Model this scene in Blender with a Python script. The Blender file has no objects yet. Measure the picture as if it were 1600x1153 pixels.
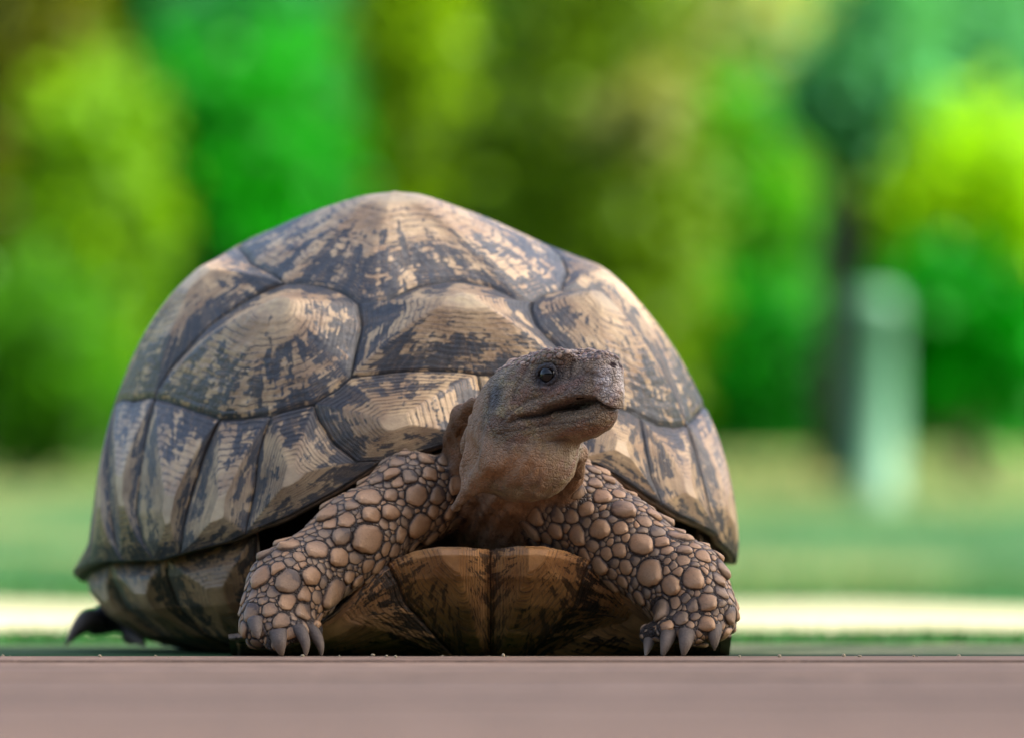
import bpy, bmesh, math, random
import numpy as np
from math import radians, sin, cos, pi, atan
from mathutils import Vector, Matrix
from mathutils.bvhtree import BVHTree

scene = bpy.context.scene
col = scene.collection
rng = np.random.default_rng(7)
random.seed(7)

# ------------------------------------------------------------------ camera
FPX, HZ, CAMH, D0 = 11666.0, 852.0, .0528, 3.5      # focal length in photo pixels, horizon row, height, distance
PITCH = atan((HZ - 576.5) / FPX)
cam_d = bpy.data.cameras.new('camera')
cam_d.sensor_width = 36.0
cam_d.lens = 36.0 * FPX / 1600.0
cam_d.clip_start, cam_d.clip_end = .05, 500
cam_d.dof.use_dof = True
cam_d.dof.focus_distance = 3.49
cam_d.dof.aperture_fstop = 7.6
cam_d.dof.aperture_blades = 0
cam = bpy.data.objects.new('camera', cam_d)
col.objects.link(cam)
cam.location = (0, -D0, CAMH)
cam.rotation_euler = (pi / 2 + PITCH, 0, 0)
scene.camera = cam

# ------------------------------------------------------------------ light
SUN_EL, SUN_AZ = radians(50), radians(97)            # from the right
world = bpy.data.worlds.new('World')
scene.world = world
world.use_nodes = True
wn = world.node_tree
bg = wn.nodes['Background']
sky = wn.nodes.new('ShaderNodeTexSky')
sky.sky_type = 'NISHITA'
sky.sun_disc = False
sky.sun_elevation = SUN_EL
sky.sun_rotation = SUN_AZ
sky.dust_density = 5.0
sky.air_density = 1.0
wn.links.new(sky.outputs[0], bg.inputs[0])
bg.inputs[1].default_value = .15
sun_d = bpy.data.lights.new('sun', 'SUN')
sun_d.energy = 5.0
sun_d.angle = radians(.6)
sun_d.color = (1, .95, .86)
sun = bpy.data.objects.new('sun', sun_d)
col.objects.link(sun)
sun_dir = Vector((sin(SUN_AZ) * cos(SUN_EL), cos(SUN_AZ) * cos(SUN_EL), sin(SUN_EL)))
sun.rotation_euler = sun_dir.to_track_quat('Z', 'Y').to_euler()
sun.location = sun_dir * 20

scene.view_settings.view_transform = 'Standard'
scene.view_settings.look = 'None'
scene.view_settings.exposure = 1.72
scene.view_settings.gamma = 1
scene.view_settings.use_curve_mapping = False
scene.cycles.use_denoising = True
scene.cycles.max_bounces = 8
scene.cycles.transparent_max_bounces = 8

# ------------------------------------------------------------------ helpers
CAM = np.array([0, -D0, CAMH])
FW = np.array([0, cos(PITCH), sin(PITCH)])
UPV = np.array([0, -sin(PITCH), cos(PITCH)])


def P(px, py, Y):
    """world point seen at photo pixel (px, py) at depth plane Y"""
    d = FW + np.array([1., 0, 0]) * ((px - 800) / FPX) - UPV * ((py - 576.5) / FPX)
    return CAM + d * ((Y + D0) / d[1])


def tag(o, label=None, cat=None, group=None, kind=None):
    if label: o['label'] = label
    if cat: o['category'] = cat
    if group: o['group'] = group
    if kind: o['kind'] = kind
    return o


def empty(name, loc=(0, 0, 0)):
    o = bpy.data.objects.new(name, None)
    o.empty_display_size = .05
    o.location = loc
    col.objects.link(o)
    return o


def mesh_obj(name, verts, faces, mat, parent=None, smooth=True):
    """verts in world space; the parent keeps no rotation, only a location"""
    me = bpy.data.meshes.new(name)
    v = np.asarray(verts, np.float32)
    if parent is not None:
        v = v - np.array(world_loc(parent), np.float32)
    me.vertices.add(len(v))
    me.vertices.foreach_set('co', v.ravel())
    if isinstance(faces, np.ndarray):
        n, k = faces.shape
        me.loops.add(n * k)
        me.loops.foreach_set('vertex_index', faces.astype(np.int32).ravel())
        me.polygons.add(n)
        me.polygons.foreach_set('loop_start', np.arange(0, n * k, k, dtype=np.int32))
        me.polygons.foreach_set('loop_total', np.full(n, k, np.int32))
    else:
        tot = sum(len(f) for f in faces)
        me.loops.add(tot)
        me.loops.foreach_set('vertex_index', np.array([i for f in faces for i in f], np.int32))
        me.polygons.add(len(faces))
        lt = np.array([len(f) for f in faces], np.int32)
        me.polygons.foreach_set('loop_start', np.concatenate([[0], np.cumsum(lt)[:-1]]).astype(np.int32))
        me.polygons.foreach_set('loop_total', lt)
    me.update(calc_edges=True)
    me.validate()
    if smooth:
        me.polygons.foreach_set('use_smooth', np.ones(len(me.polygons), bool))
    me.materials.append(mat)
    o = bpy.data.objects.new(name, me)
    col.objects.link(o)
    if parent is not None:
        o.parent = parent
    return o


def world_loc(o):
    l = Vector(o.location)
    while o.parent is not None:
        o = o.parent
        l += Vector(o.location)
    return l


def attr(o, name, data, kind):
    a = o.data.attributes.new(name, kind, 'POINT')
    key = {'FLOAT': 'value', 'FLOAT_VECTOR': 'vector', 'FLOAT_COLOR': 'color'}[kind]
    a.data.foreach_set(key, np.asarray(data, np.float32).ravel())


class NT:
    """small helper for writing shader graphs"""
    def __init__(self, name):
        self.m = bpy.data.materials.new(name)
        self.m.use_nodes = True
        self.t = self.m.node_tree
        self.t.nodes.clear()
        self.out = self.t.nodes.new('ShaderNodeOutputMaterial')

    def n(self, typ, **kw):
        nd = self.t.nodes.new('ShaderNode' + typ)
        for k, v in kw.items():
            setattr(nd, k, v)
        return nd

    def put(self, sock, v):
        if isinstance(v, bpy.types.NodeSocket):
            self.t.links.new(v, sock)
        elif v is not None:
            sock.default_value = v

    def math(self, op, a, b=None, c=None, clamp=False):
        nd = self.n('Math', operation=op, use_clamp=clamp)
        for i, v in enumerate((a, b, c)):
            if v is not None:
                self.put(nd.inputs[i], v)
        return nd.outputs[0]

    def vmath(self, op, a, b=None):
        nd = self.n('VectorMath', operation=op)
        self.put(nd.inputs[0], a)
        if b is not None:
            if op == 'SCALE':
                self.put(nd.inputs['Scale'], b)
            else:
                self.put(nd.inputs[1], b)
        return nd.outputs[0]

    def noise(self, vec, scale, detail=3, rough=.55, dist=0):
        nd = self.n('TexNoise')
        if vec is not None: self.put(nd.inputs['Vector'], vec)
        self.put(nd.inputs['Scale'], scale)
        nd.inputs['Detail'].default_value = detail
        nd.inputs['Roughness'].default_value = rough
        nd.inputs['Distortion'].default_value = dist
        return nd.outputs['Fac']

    def voro(self, vec, scale, feature='F1', rand=1.0):
        nd = self.n('TexVoronoi', feature=feature)
        if vec is not None: self.put(nd.inputs['Vector'], vec)
        self.put(nd.inputs['Scale'], scale)
        self.put(nd.inputs['Randomness'], rand)
        return nd.outputs['Distance']

    def ramp(self, fac, stops, interp='LINEAR'):
        nd = self.n('ValToRGB')
        nd.color_ramp.interpolation = interp
        el = nd.color_ramp.elements
        while len(el) < len(stops): el.new(.5)
        for e, (p, c) in zip(el, stops):
            e.position = p
            e.color = (*c, 1) if len(c) == 3 else c
        self.put(nd.inputs[0], fac)
        return nd.outputs[0]

    def step(self, x, a, b):
        nd = self.n('MapRange', interpolation_type='SMOOTHSTEP')
        self.put(nd.inputs[0], x)
        self.put(nd.inputs[1], a); self.put(nd.inputs[2], b)
        nd.inputs[3].default_value = 0; nd.inputs[4].default_value = 1
        return nd.outputs[0]

    def mix(self, fac, a, b, mode='MIX'):
        nd = self.n('Mix', data_type='RGBA', blend_type=mode)
        self.put(nd.inputs[0], fac)
        self.put(nd.inputs[6], (*a, 1) if isinstance(a, tuple) and len(a) == 3 else a)
        self.put(nd.inputs[7], (*b, 1) if isinstance(b, tuple) and len(b) == 3 else b)
        return nd.outputs[2]

    def attr(self, name, out='Vector'):
        nd = self.n('Attribute', attribute_name=name)
        return nd.outputs[out]

    def objco(self):
        return self.n('TexCoord').outputs['Object']

    def rand(self):
        return self.n('ObjectInfo').outputs['Random']

    def bump(self, h, strength, dist, normal=None):
        nd = self.n('Bump')
        nd.inputs['Strength'].default_value = strength
        nd.inputs['Distance'].default_value = dist
        self.put(nd.inputs['Height'], h)
        if normal is not None: self.put(nd.inputs['Normal'], normal)
        return nd.outputs[0]

    def principled(self, color, rough, normal=None, spec=.5, **kw):
        nd = self.n('BsdfPrincipled')
        self.put(nd.inputs['Base Color'], (*color, 1) if isinstance(color, tuple) and len(color) == 3 else color)
        self.put(nd.inputs['Roughness'], rough)
        self.put(nd.inputs['Specular IOR Level'], spec)
        if normal is not None: self.put(nd.inputs['Normal'], normal)
        for k, v in kw.items():
            self.put(nd.inputs[k], v)
        self.t.links.new(nd.outputs[0], self.out.inputs[0])
        return self.m


# ------------------------------------------------------------------ materials
def scute_material(name, tan1, tan2, dark, bias=0.0, rings=15, lineamt=.95, seam=(.012, .012, .012), dust_amt=.22, dmix=.94, area_amt=.7):
    g = NT(name)
    rc = g.attr('ringco')
    sep = g.n('SeparateXYZ'); g.put(sep.inputs[0], rc)
    t = sep.outputs[2]
    ang = g.n('CombineXYZ'); g.put(ang.inputs[0], sep.outputs[0]); g.put(ang.inputs[1], sep.outputs[1])
    ang = ang.outputs[0]
    seed = g.math('MULTIPLY', g.rand(), 37.0)
    sv = g.n('CombineXYZ'); g.put(sv.inputs[0], seed); g.put(sv.inputs[2], g.math('MULTIPLY', seed, 1.7))
    sv = sv.outputs[0]
    oc = g.objco()
    # wandering of the growth rings
    warp = g.noise(oc, 95.0, 2)
    warp2 = g.noise(oc, 420.0, 2)
    tw = g.math('ADD', t, g.math('MULTIPLY', g.math('SUBTRACT', warp, .5), .07))
    tw = g.math('ADD', tw, g.math('MULTIPLY', g.math('SUBTRACT', warp2, .5), .018))
    rn = g.math('MULTIPLY', tw, float(rings))
    fr = g.math('FRACT', rn)
    rq = g.math('MULTIPLY', rn, 1.6)
    tq = g.math('DIVIDE', g.math('FLOOR', rq), float(rings) * 1.6)
    tq = g.math('ADD', g.math('MULTIPLY', tq, .6), g.math('MULTIPLY', tw, .4))
    # finer lines between the main rings
    fr2 = g.math('FRACT', g.math('MULTIPLY', tw, rings * 2.63))
    # leopard blotches: radial wedges cut off at ring steps
    cq = g.n('CombineXYZ'); g.put(cq.inputs[2], g.math('MULTIPLY', tq, 2.7))
    v1 = g.vmath('ADD', g.vmath('ADD', g.vmath('SCALE', ang, 2.3), cq.outputs[0]), sv)
    n1 = g.noise(v1, 1.9, 3, .6)
    ct = g.n('CombineXYZ'); g.put(ct.inputs[2], g.math('MULTIPLY', tw, 1.3))
    v2 = g.vmath('ADD', g.vmath('ADD', g.vmath('SCALE', ang, 5.0), ct.outputs[0]), sv)
    n2 = g.noise(v2, 1.6, 3, .6)
    n3 = g.noise(oc, 260.0, 3, .6)
    r3 = g.math('FLOOR', g.math('MULTIPLY', tw, rings * 2.63))
    cr3 = g.n('CombineXYZ'); g.put(cr3.inputs[2], g.math('MULTIPLY', r3, 3.71))
    nr = g.noise(g.vmath('ADD', g.vmath('SCALE', ang, 2.2), cr3.outputs[0]), 1.7, 2, .6)
    tone = g.math('ADD', g.math('ADD', g.math('MULTIPLY', n1, .44), g.math('MULTIPLY', n2, .32)), g.math('MULTIPLY', nr, .24))
    stk = g.noise(g.vmath('ADD', g.vmath('SCALE', ang, 13.0), g.vmath('SCALE', cq.outputs[0], 1.2)), 1.3, 3, .65)
    tone = g.math('ADD', tone, g.math('ADD', g.math('MULTIPLY', g.math('SUBTRACT', n3, .5), .10), g.math('MULTIPLY', g.math('SUBTRACT', stk, .5), .16)))
    radial = g.ramp(t, [(0, (0, 0, 0)), (.22, (.05, .05, .05)), (.5, (.5, .5, .5)), (.8, (.62, .62, .62)), (.97, (.75, .75, .75))])
    tone = g.math('ADD', tone, g.math('MULTIPLY', g.math('SUBTRACT', radial, .42), .28))
    darkf = g.step(tone, .518 - bias, .548 - bias)
    # ring lines
    lnoise = g.noise(g.vmath('ADD', g.vmath('SCALE', ang, 1.5), cq.outputs[0]), 2.6, 2)
    ri = g.n('CombineXYZ'); g.put(ri.inputs[2], g.math('MULTIPLY', g.math('FLOOR', rn), 7.31)); g.put(ri.inputs[0], seed)
    rk = g.noise(g.vmath('ADD', ri.outputs[0], g.vmath('SCALE', ang, .35)), 1.0, 1)
    lmask = g.math('MULTIPLY', g.math('ADD', .2, g.math('MULTIPLY', g.step(lnoise, .34, .56), .8)), g.step(rk, .28, .50))
    l1 = g.math('MULTIPLY', g.step(fr, .36, .08), lmask)
    l2 = g.math('MULTIPLY', g.step(fr2, .34, .05), g.math('MULTIPLY', lmask, .7))
    lines = g.math('MAXIMUM', l1, l2)
    fade = g.step(t, .13, .22)
    lines = g.math('MULTIPLY', g.math('MULTIPLY', lines, fade), lineamt)
    # streaks across the rings
    vs = g.vmath('ADD', g.vmath('SCALE', ang, 17.0), ct.outputs[0])
    st = g.noise(vs, 1.2, 3, .7)
    tanv = g.noise(oc, 55.0, 3)
    tan = g.mix(g.step(tanv, .35, .68), tan1, tan2)
    tan = g.mix(g.math('MULTIPLY', g.step(st, .5, .75), .30), tan, tuple(x * .55 for x in tan2))
    area = g.math('SUBTRACT', 1.0, g.step(t, .08, .25))
    an = g.noise(oc, 330.0, 3)
    tan = g.mix(g.math('MULTIPLY', area, area_amt), tan, g.mix(g.step(an, .35, .7), (.42, .33, .18), (.24, .19, .12)))
    colr = g.mix(lines, tan, (.045, .033, .03))
    dk = g.mix(g.step(st, .45, .8), dark, tuple(x * 2.0 for x in dark))
    dk = g.mix(g.math('MULTIPLY', l1, .8), dk, tuple(x * .3 for x in dark))
    l3 = g.math('MULTIPLY', g.step(fr2, .62, .95), g.step(g.noise(v2, 3.1, 3), .48, .62))
    dk = g.mix(g.math('MULTIPLY', l3, .75), dk, tan2)
    colr = g.mix(g.math('MULTIPLY', darkf, dmix), colr, dk)
    colr = g.mix(g.step(t, .982, .996), colr, seam)
    # dust
    dust = g.noise(oc, 38.0, 4)
    colr = g.mix(g.math('MULTIPLY', g.step(dust, .5, .75), dust_amt), colr, (.30, .25, .20))
    h = g.math('ADD', g.math('MULTIPLY', g.math('POWER', fr, 2.0), -1.0), g.math('MULTIPLY', fr2, -.8))
    h = g.math('ADD', h, g.math('ADD', g.math('MULTIPLY', nr, 1.1), g.math('MULTIPLY', rk, 1.4)))
    h = g.math('MULTIPLY', h, fade)
    h = g.math('ADD', h, g.math('MULTIPLY', n3, .5))
    h = g.math('ADD', h, g.math('MULTIPLY', g.noise(oc, 1100.0, 2), .25))
    rough = g.math('ADD', .37, g.math('MULTIPLY', n3, .2))
    return g.principled(colr, rough, g.bump(h, .6, .0010), spec=.5)


M_scute = scute_material('scute_horn', (.58, .40, .215), (.38, .235, .12), (.022, .029, .038), rings=17, dust_amt=.10)
M_marg = scute_material('marginal_horn', (.56, .375, .19), (.36, .22, .11), (.026, .028, .033), bias=-.005, rings=15, area_amt=.2, dust_amt=.12)
M_plas = scute_material('plastron_horn', (.62, .30, .10), (.38, .165, .055), (.026, .017, .013), bias=-.04, rings=14, lineamt=.7, seam=(.10, .05, .025), dust_amt=.05, dmix=.8, area_amt=.1)
M_hum = scute_material('humeral_horn', (.55, .27, .10), (.33, .155, .06), (.020, .015, .012), bias=.0, rings=12, lineamt=.6, seam=(.04, .022, .014), dust_amt=.05, area_amt=.1)
M_bridge = scute_material('bridge_horn', (.40, .22, .095), (.25, .13, .055), (.020, .016, .014), bias=.0, rings=12, lineamt=.6, dust_amt=.05, area_amt=.1)

g = NT('shell_edge')
oc = g.objco()
nz = g.noise(oc, 120, 4)
c = g.mix(g.step(nz, .35, .7), (.22, .14, .085), (.10, .065, .04))
M_edge = g.principled(c, .55, g.bump(g.noise(oc, 500, 3), .4, .0008))

g = NT('tortoise_skin')
oc = g.objco()
base = g.attr('skin', 'Color')
sc = g.attr('peb', 'Fac')                       # 0 smooth skin, 1 scaly
vd = g.voro(oc, 520, 'DISTANCE_TO_EDGE')
vf = g.voro(oc, 520)
nz = g.noise(oc, 240, 4, .6)
nl = g.noise(oc, 60, 3)
c = g.mix(g.step(nz, .35, .72), base, g.vmath('SCALE', base, .55))
c = g.mix(g.math('MULTIPLY', g.step(nl, .42, .66), .5), c, g.vmath('MULTIPLY', base, (1.35, 1.15, .95)))
wv = g.vmath('ADD', oc, g.vmath('SCALE', g.n('TexNoise').outputs['Color'], .004))
cr_ = g.voro(wv, 300, 'DISTANCE_TO_EDGE')
crk = g.step(cr_, .09, .0)
c = g.mix(g.math('MULTIPLY', crk, g.math('MULTIPLY', sc, .25)), c, g.vmath('SCALE', base, .45))
edge = g.math('MULTIPLY', g.step(vd, .10, .0), g.math('MULTIPLY', sc, .6))
c = g.mix(edge, c, g.vmath('SCALE', base, .30))
fine = g.noise(oc, 1500, 3, .6)
c = g.mix(g.math('MULTIPLY', g.step(fine, .48, .75), .4), c, g.vmath('SCALE', base, 1.7))
wr = g.n('TexWave', wave_type='BANDS', bands_direction='Z')
g.put(wr.inputs['Vector'], oc)
wr.inputs['Scale'].default_value = 130; wr.inputs['Distortion'].default_value = 9
wr.inputs['Detail'].default_value = 3; wr.inputs['Detail Scale'].default_value = 1.6
smooth_part = g.math('SUBTRACT', 1.0, sc)
h = g.math('MULTIPLY', g.step(vd, .0, .22), g.math('MULTIPLY', sc, .7))
h = g.math('ADD', h, g.math('ADD', g.math('MULTIPLY', nz, .9), g.math('MULTIPLY', g.math('MULTIPLY', crk, g.math('ADD', .15, sc)), -.5)))
h = g.math('ADD', h, g.math('MULTIPLY', fine, .35))
h = g.math('ADD', h, g.math('MULTIPLY', g.math('MULTIPLY', wr.outputs['Fac'], smooth_part), .04))
M_skin = g.principled(c, g.math('ADD', .40, g.math('MULTIPLY', nz, .25)), g.bump(h, .95, .0011), spec=.4)

g = NT('leg_scale_horn')
oc = g.objco()
inf = g.attr('scl')                              # x: 0 centre..1 edge, y: 0 upper..1 tip, z: random
sep = g.n('SeparateXYZ'); g.put(sep.inputs[0], inf)
nz = g.noise(oc, 420, 4, .6)
rn = sep.outputs[2]
ca = g.mix(g.step(g.math('ADD', rn, g.math('MULTIPLY', nz, .3)), .35, .9), (.32, .145, .048), (.10, .050, .023))
cb = g.mix(sep.outputs[1], g.mix(.5, ca, (.07, .045, .035)), g.mix(.34, ca, (.56, .40, .24)))
dp = g.math('MULTIPLY', g.step(g.math('ADD', g.math('SUBTRACT', 1.0, sep.outputs[1]), g.math('MULTIPLY', nz, .6)), .86, 1.08), g.step(rn, .35, .6))
cb = g.mix(g.math('MULTIPLY', dp, .85), cb, (.035, .025, .024))
cb = g.mix(g.step(g.math('ADD', sep.outputs[0], g.math('MULTIPLY', nz, .25)), .93, 1.16), cb, (.055, .032, .022))
cb = g.mix(g.math('MULTIPLY', g.step(g.noise(oc, 900, 3), .5, .72), .35), cb, (.12, .07, .04))
st = g.noise(oc, 1400, 2)
M_scale = g.principled(cb, g.math('ADD', .44, g.math('MULTIPLY', nz, .22)), g.bump(g.math('ADD', nz, g.math('MULTIPLY', st, .4)), .45, .0006), spec=.45)

g = NT('claw_horn')
oc = g.objco()
nz = g.noise(oc, 300, 3)
tp = g.attr('tip', 'Fac')
c = g.mix(tp, (.050, .034, .026), (.20, .145, .10))
c = g.mix(g.math('MULTIPLY', g.step(nz, .5, .7), .5), c, (.05, .035, .03))
M_claw = g.principled(c, .68, g.bump(g.noise(oc, 900, 4), .6, .0006))

g = NT('eye_gloss')
M_eye = g.principled((.006, .005, .005), .08, spec=.35)
g = NT('iris_brown')
M_iris = g.principled((.035, .02, .012), .25)

# ------------------------------------------------------------------ shell surface
PSI = radians(15)
FD = np.array([sin(PSI), -cos(PSI), 0.]); RD = np.array([cos(PSI), sin(PSI), 0.]); ZD = np.array([0, 0, 1.])
SC = np.array([-.0485, .25, 0.])
A_, B_, Z0_, H_, SH_, PW = .195, .159, .055, .1665, -.022, .90


def S(u, v):
    """carapace surface; (u, v) is a flattened plan, forward and to the right, radius 1 at the widest line"""
    u = np.asarray(u, float); v = np.asarray(v, float)
    rho = np.hypot(u, v) + 1e-9
    c = u / rho; s = v / rho
    ang = rho * pi / 2
    ch = np.abs(np.sin(np.clip(ang, 0, pi))) ** PW
    sh = np.cos(ang)
    f = A_ * ch * c + SH_ * np.clip(sh, 0, 1)
    r = B_ * ch * s - .009 * np.clip(sh, 0, 1) ** 2
    phi = np.arctan2(v, u)
    fl = np.clip((rho - .80) / .28, 0, 1.3) ** 2                # flared hind margin
    w = np.exp(-((np.abs(phi) - radians(138)) / radians(24)) ** 2)
    f = f + .034 * fl * w * c
    r = r + .034 * fl * w * s
    wf = np.exp(-((np.abs(phi + radians(4)) - radians(34)) / radians(16)) ** 2)   # slight lip over the forelegs
    fl2 = np.clip((rho - (.985 - .12 * np.exp(-(phi / .5) ** 2)) + .1) / .1, 0, 1) ** 2
    f = f + .003 * fl2 * wf * c
    r = r + .003 * fl2 * wf * s
    z = Z0_ + H_ * np.where(sh > 0, sh, sh * .55) - .007 * fl * w
    return SC + f[..., None] * FD + r[..., None] * RD + z[..., None] * ZD


def normals_of(fn, a, b, inside, e=2e-4):
    x = fn(a, b)
    n = np.cross(fn(a + e, b) - x, fn(a, b + e) - x)
    n /= np.linalg.norm(n, axis=-1, keepdims=True) + 1e-15
    sg = np.sign(np.sum((x - inside) * n, -1, keepdims=True))
    sg[sg == 0] = 1
    return x, n * sg


SHELL_IN = np.array([-.0485, .25, .07])


def snoise(p, f, seed=0):
    """cheap smooth pseudo noise from sines, about -1..1"""
    r = np.random.default_rng(seed)
    o = np.zeros(p.shape[:-1])
    for k in range(5):
        d = r.normal(size=3); d /= np.linalg.norm(d)
        o += np.sin((p @ d) * f * (1 + .37 * k) + r.uniform(0, 6.28))
    return o / 3.2


def resample(poly, n, closed=True):
    p = np.asarray(poly, float)
    if closed: p = np.vstack([p, p[:1]])
    d = np.r_[0, np.cumsum(np.linalg.norm(np.diff(p, axis=0), axis=1))]
    t = np.linspace(0, d[-1], n + 1)[:-1] if closed else np.linspace(0, d[-1], n)
    return np.stack([np.interp(t, d, p[:, i]) for i in range(p.shape[1])], 1)


def circ_smooth(b, k):
    for _ in range(k):
        b = .5 * b + .25 * (np.roll(b, 1, 0) + np.roll(b, -1, 0))
    return b


def make_scute(fn, inside, poly, center, parent, mat, ns=200, nt=64, bulge=.004, be=1.6, groove=.0008, name='scute',
               terr=.00022, nring=15, lift=0.0, seed=0):
    bnd = circ_smooth(resample(poly, ns), 1)
    sm = circ_smooth(bnd.copy(), ns // 9)
    c = np.asarray(center, float)
    tt = np.r_[0, np.linspace(.03, .9, nt - 14), np.linspace(.92, 1.0, 13)]
    rows = []
    for t in tt[1:]:
        k = t ** 1.5
        rows.append(c + ((1 - k) * (sm - c) + k * (bnd - c)) * t)
    uv = np.vstack([c[None], np.vstack(rows)])
    tv = np.r_[0, np.repeat(tt[1:], ns)]
    sv = np.r_[0, np.tile(np.arange(ns) / ns, nt - 1)][:len(tv)]
    x, n = normals_of(fn, uv[:, 0], uv[:, 1], inside)
    wob = snoise(x, 190, seed) * .022
    fr = np.mod((tv + wob) * nring, 1.0)
    h = bulge * (1 - tv) ** be - .5 * bulge * np.exp(-(tv / .12) ** 2) * .35
    h = h + terr * (fr ** 2 * -1.0) * np.clip((tv - .12) / .1, 0, 1)
    h = h + .0005 * snoise(x, 70, seed + 1)
    e = np.clip((tv - .955) / .045, 0, 1)
    h = h - groove * e * e * (3 - 2 * e) + lift
    x = x + n * h[:, None]
    F = []
    ar = np.arange(ns); nx = (ar + 1) % ns
    q = []
    for r in range(nt - 2):
        a = 1 + r * ns; b = 1 + (r + 1) * ns
        q.append(np.stack([a + ar, b + ar, b + nx, a + nx], 1))
    q = np.vstack(q)
    tri = np.stack([np.zeros(ns, int), 1 + ar, 1 + nx], 1)
    # orientation check
    f0 = q[len(q) // 2]
    nn = np.cross(x[f0[1]] - x[f0[0]], x[f0[3]] - x[f0[0]])
    if nn @ n[f0[0]] < 0:
        q = q[:, ::-1]; tri = tri[:, ::-1]
    o = mesh_obj(name, x, [list(f) for f in tri] + [list(f) for f in q], mat, parent)
    per = np.linalg.norm(np.diff(x[-ns:], axis=0), axis=1).sum()
    R = max(.35, per / .55)
    attr(o, 'ringco', np.stack([np.cos(2 * pi * sv) * R, np.sin(2 * pi * sv) * R, tv], 1), 'FLOAT_VECTOR')
    return o


RIM = np.array([(-180, 1.08), (-104, 1.078), (-68, 1.068), (-59.5, 1.035), (-53.6, 1.013), (-45.6, .981), (-39.2, .955), (-29.3, .90), (-22.6, .854),
                (-17.9, .842), (-11, .82), (0, .825), (12.2, .85), (16.8, .857), (21.2, .881), (26.4, .914), (34.3, .952), (49.2, .99), (50.7, 1.01),
                (69.6, 1.083), (110, 1.08), (180, 1.08)])


def rim_rho(phi):
    return np.interp(np.degrees(phi), RIM[:, 0], RIM[:, 1])


def rim_pts(p0, p1, n=14):
    """points of the free edge from azimuth p0 to p1 in degrees"""
    ph = np.radians(np.linspace(p0, p1, n))
    ph = (ph + pi) % (2 * pi) - pi
    r = rim_rho(ph)
    return [(a * cos(b), a * sin(b)) for a, b in zip(r, ph)]


def az(p): return math.degrees(math.atan2(p[1], p[0]))


tortoise = empty('tortoise', (-.045, .2, 0))
tag(tortoise, 'large brown leopard tortoise resting on the wooden boards with its head raised', 'tortoise')

# bony shell under the scutes, with its thick free edge and hollow inside
nph, nrh = 220, 44
ph = np.linspace(-pi, pi, nph, endpoint=False)
rr = rim_rho(ph)
vo, vi = [], []
fac = np.linspace(.05, 1, nrh)
for f_ in fac:
    uu, vv = rr * f_ * np.cos(ph), rr * f_ * np.sin(ph)
    x, n = normals_of(S, uu, vv, SHELL_IN)
    k = max(0, (f_ - .97) / .03)
    vo.append(x - n * (.0028 - .0012 * k))
    vi.append(x - n * (.0045 + .003 * (1 - f_)))
vo = np.array(vo); vi = np.array(vi)
V = np.vstack([vo.reshape(-1, 3), vi.reshape(-1, 3)])
ar = np.arange(nph); nx = (ar + 1) % nph
Fq = []
off = nrh * nph
for r in range(nrh - 1):
    a, b = r * nph, (r + 1) * nph
    Fq.append(np.stack([a + ar, b + ar, b + nx, a + nx], 1))
    Fq.append(np.stack([off + a + nx, off + b + nx, off + b + ar, off + a + ar], 1))
a = (nrh - 1) * nph
Fq.append(np.stack([a + ar, off + a + ar, off + a + nx, a + nx], 1))
Fq.append(np.stack([nx, off + nx, off + ar, ar], 1))
carapace = mesh_obj('carapace', V, np.vstack(Fq), M_edge, tortoise)

# seams, read as polylines in the shell plan
v1bot = [(.605, -.323), (.628, -.26), (.655, -.16), (.68, -.04), (.685, .08), (.683, .18), (.672, .245)]
v1left = [(.605, -.323), (.58, -.303), (.513, -.25), (.458, -.233)]
v1top = [(.458, -.233), (.478, -.215), (.475, -.167), (.455, -.098), (.448, -.02), (.465, .055), (.492, .107), (.487, .138)]
v1right = [(.672, .245), (.638, .222), (.608, .192), (.57, .148), (.55, .13), (.513, .127), (.487, .138)]
v2left = [(.458, -.233), (.415, -.248), (.37, -.275), (.332, -.305), (.305, -.335)]
v2right = [(.487, .138), (.458, .168), (.412, .223)]
A3L, A3R = (.305, -.335), (.412, .223)
B1L, B1R = (-.04, -.30), (.06, .27)
B2L, B2R = (-.16, -.35), (-.06, .33)
B3L, B3R = (-.36, -.30), (-.28, .30)
B4L, B4R = (-.46, -.33), (-.40, .35)
B5L, B5R = (-.64, -.25), (-.60, .28)
B6L, B6R = (-.70, -.33), (-.68, .36)
c1c2L = [A3L, (.282, -.387), (.267, -.448), (.242, -.513), (.223, -.582), (.2, -.638), (.185, -.698)]
c1c2R = [A3R, (.42, .30), (.44, .38), (.48, .46), (.54, .56)]
c1botL = [(.605, -.323), (.613, -.367), (.607, -.425), (.555, -.525), (.502, -.582), (.443, -.628), (.367, -.657), (.29, -.678), (.185, -.698)]
c1botR = [(.672, .245), (.678, .282), (.67, .33), (.658, .388), (.635, .453), (.597, .507), (.54, .56)]
c2botL = [(.185, -.698), (.067, -.722), (-.112, -.718), (-.20, -.715)]
c2botR = [(.54, .56), (.48, .595), (.35, .653), (.2, .71), (.02, .73)]
c3botL = [(-.20, -.715), (-.40, -.645), (-.47, -.61)]
c3botR = [(.02, .73), (-.18, .72), (-.38, .67)]
c4botL = [(-.47, -.61), (-.58, -.50), B6L]
c4botR = [(-.38, .67), (-.58, .50), B6R]
v5bot = [B6L, (-.72, -.27), (-.77, -.12), (-.78, .03), (-.75, .2), (-.70, .30), B6R]
rv = lambda l: l[::-1]
VIS = dict(ns=240, nt=76)
HID = dict(ns=72, nt=28)


def scute(poly, cen, mat=M_scute, vis=True, **kw):
    q = dict(VIS if vis else HID); q.update(kw)
    scute.k += 1
    return make_scute(S, SHELL_IN, poly, cen, carapace, mat, seed=scute.k * 11, **q)


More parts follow.
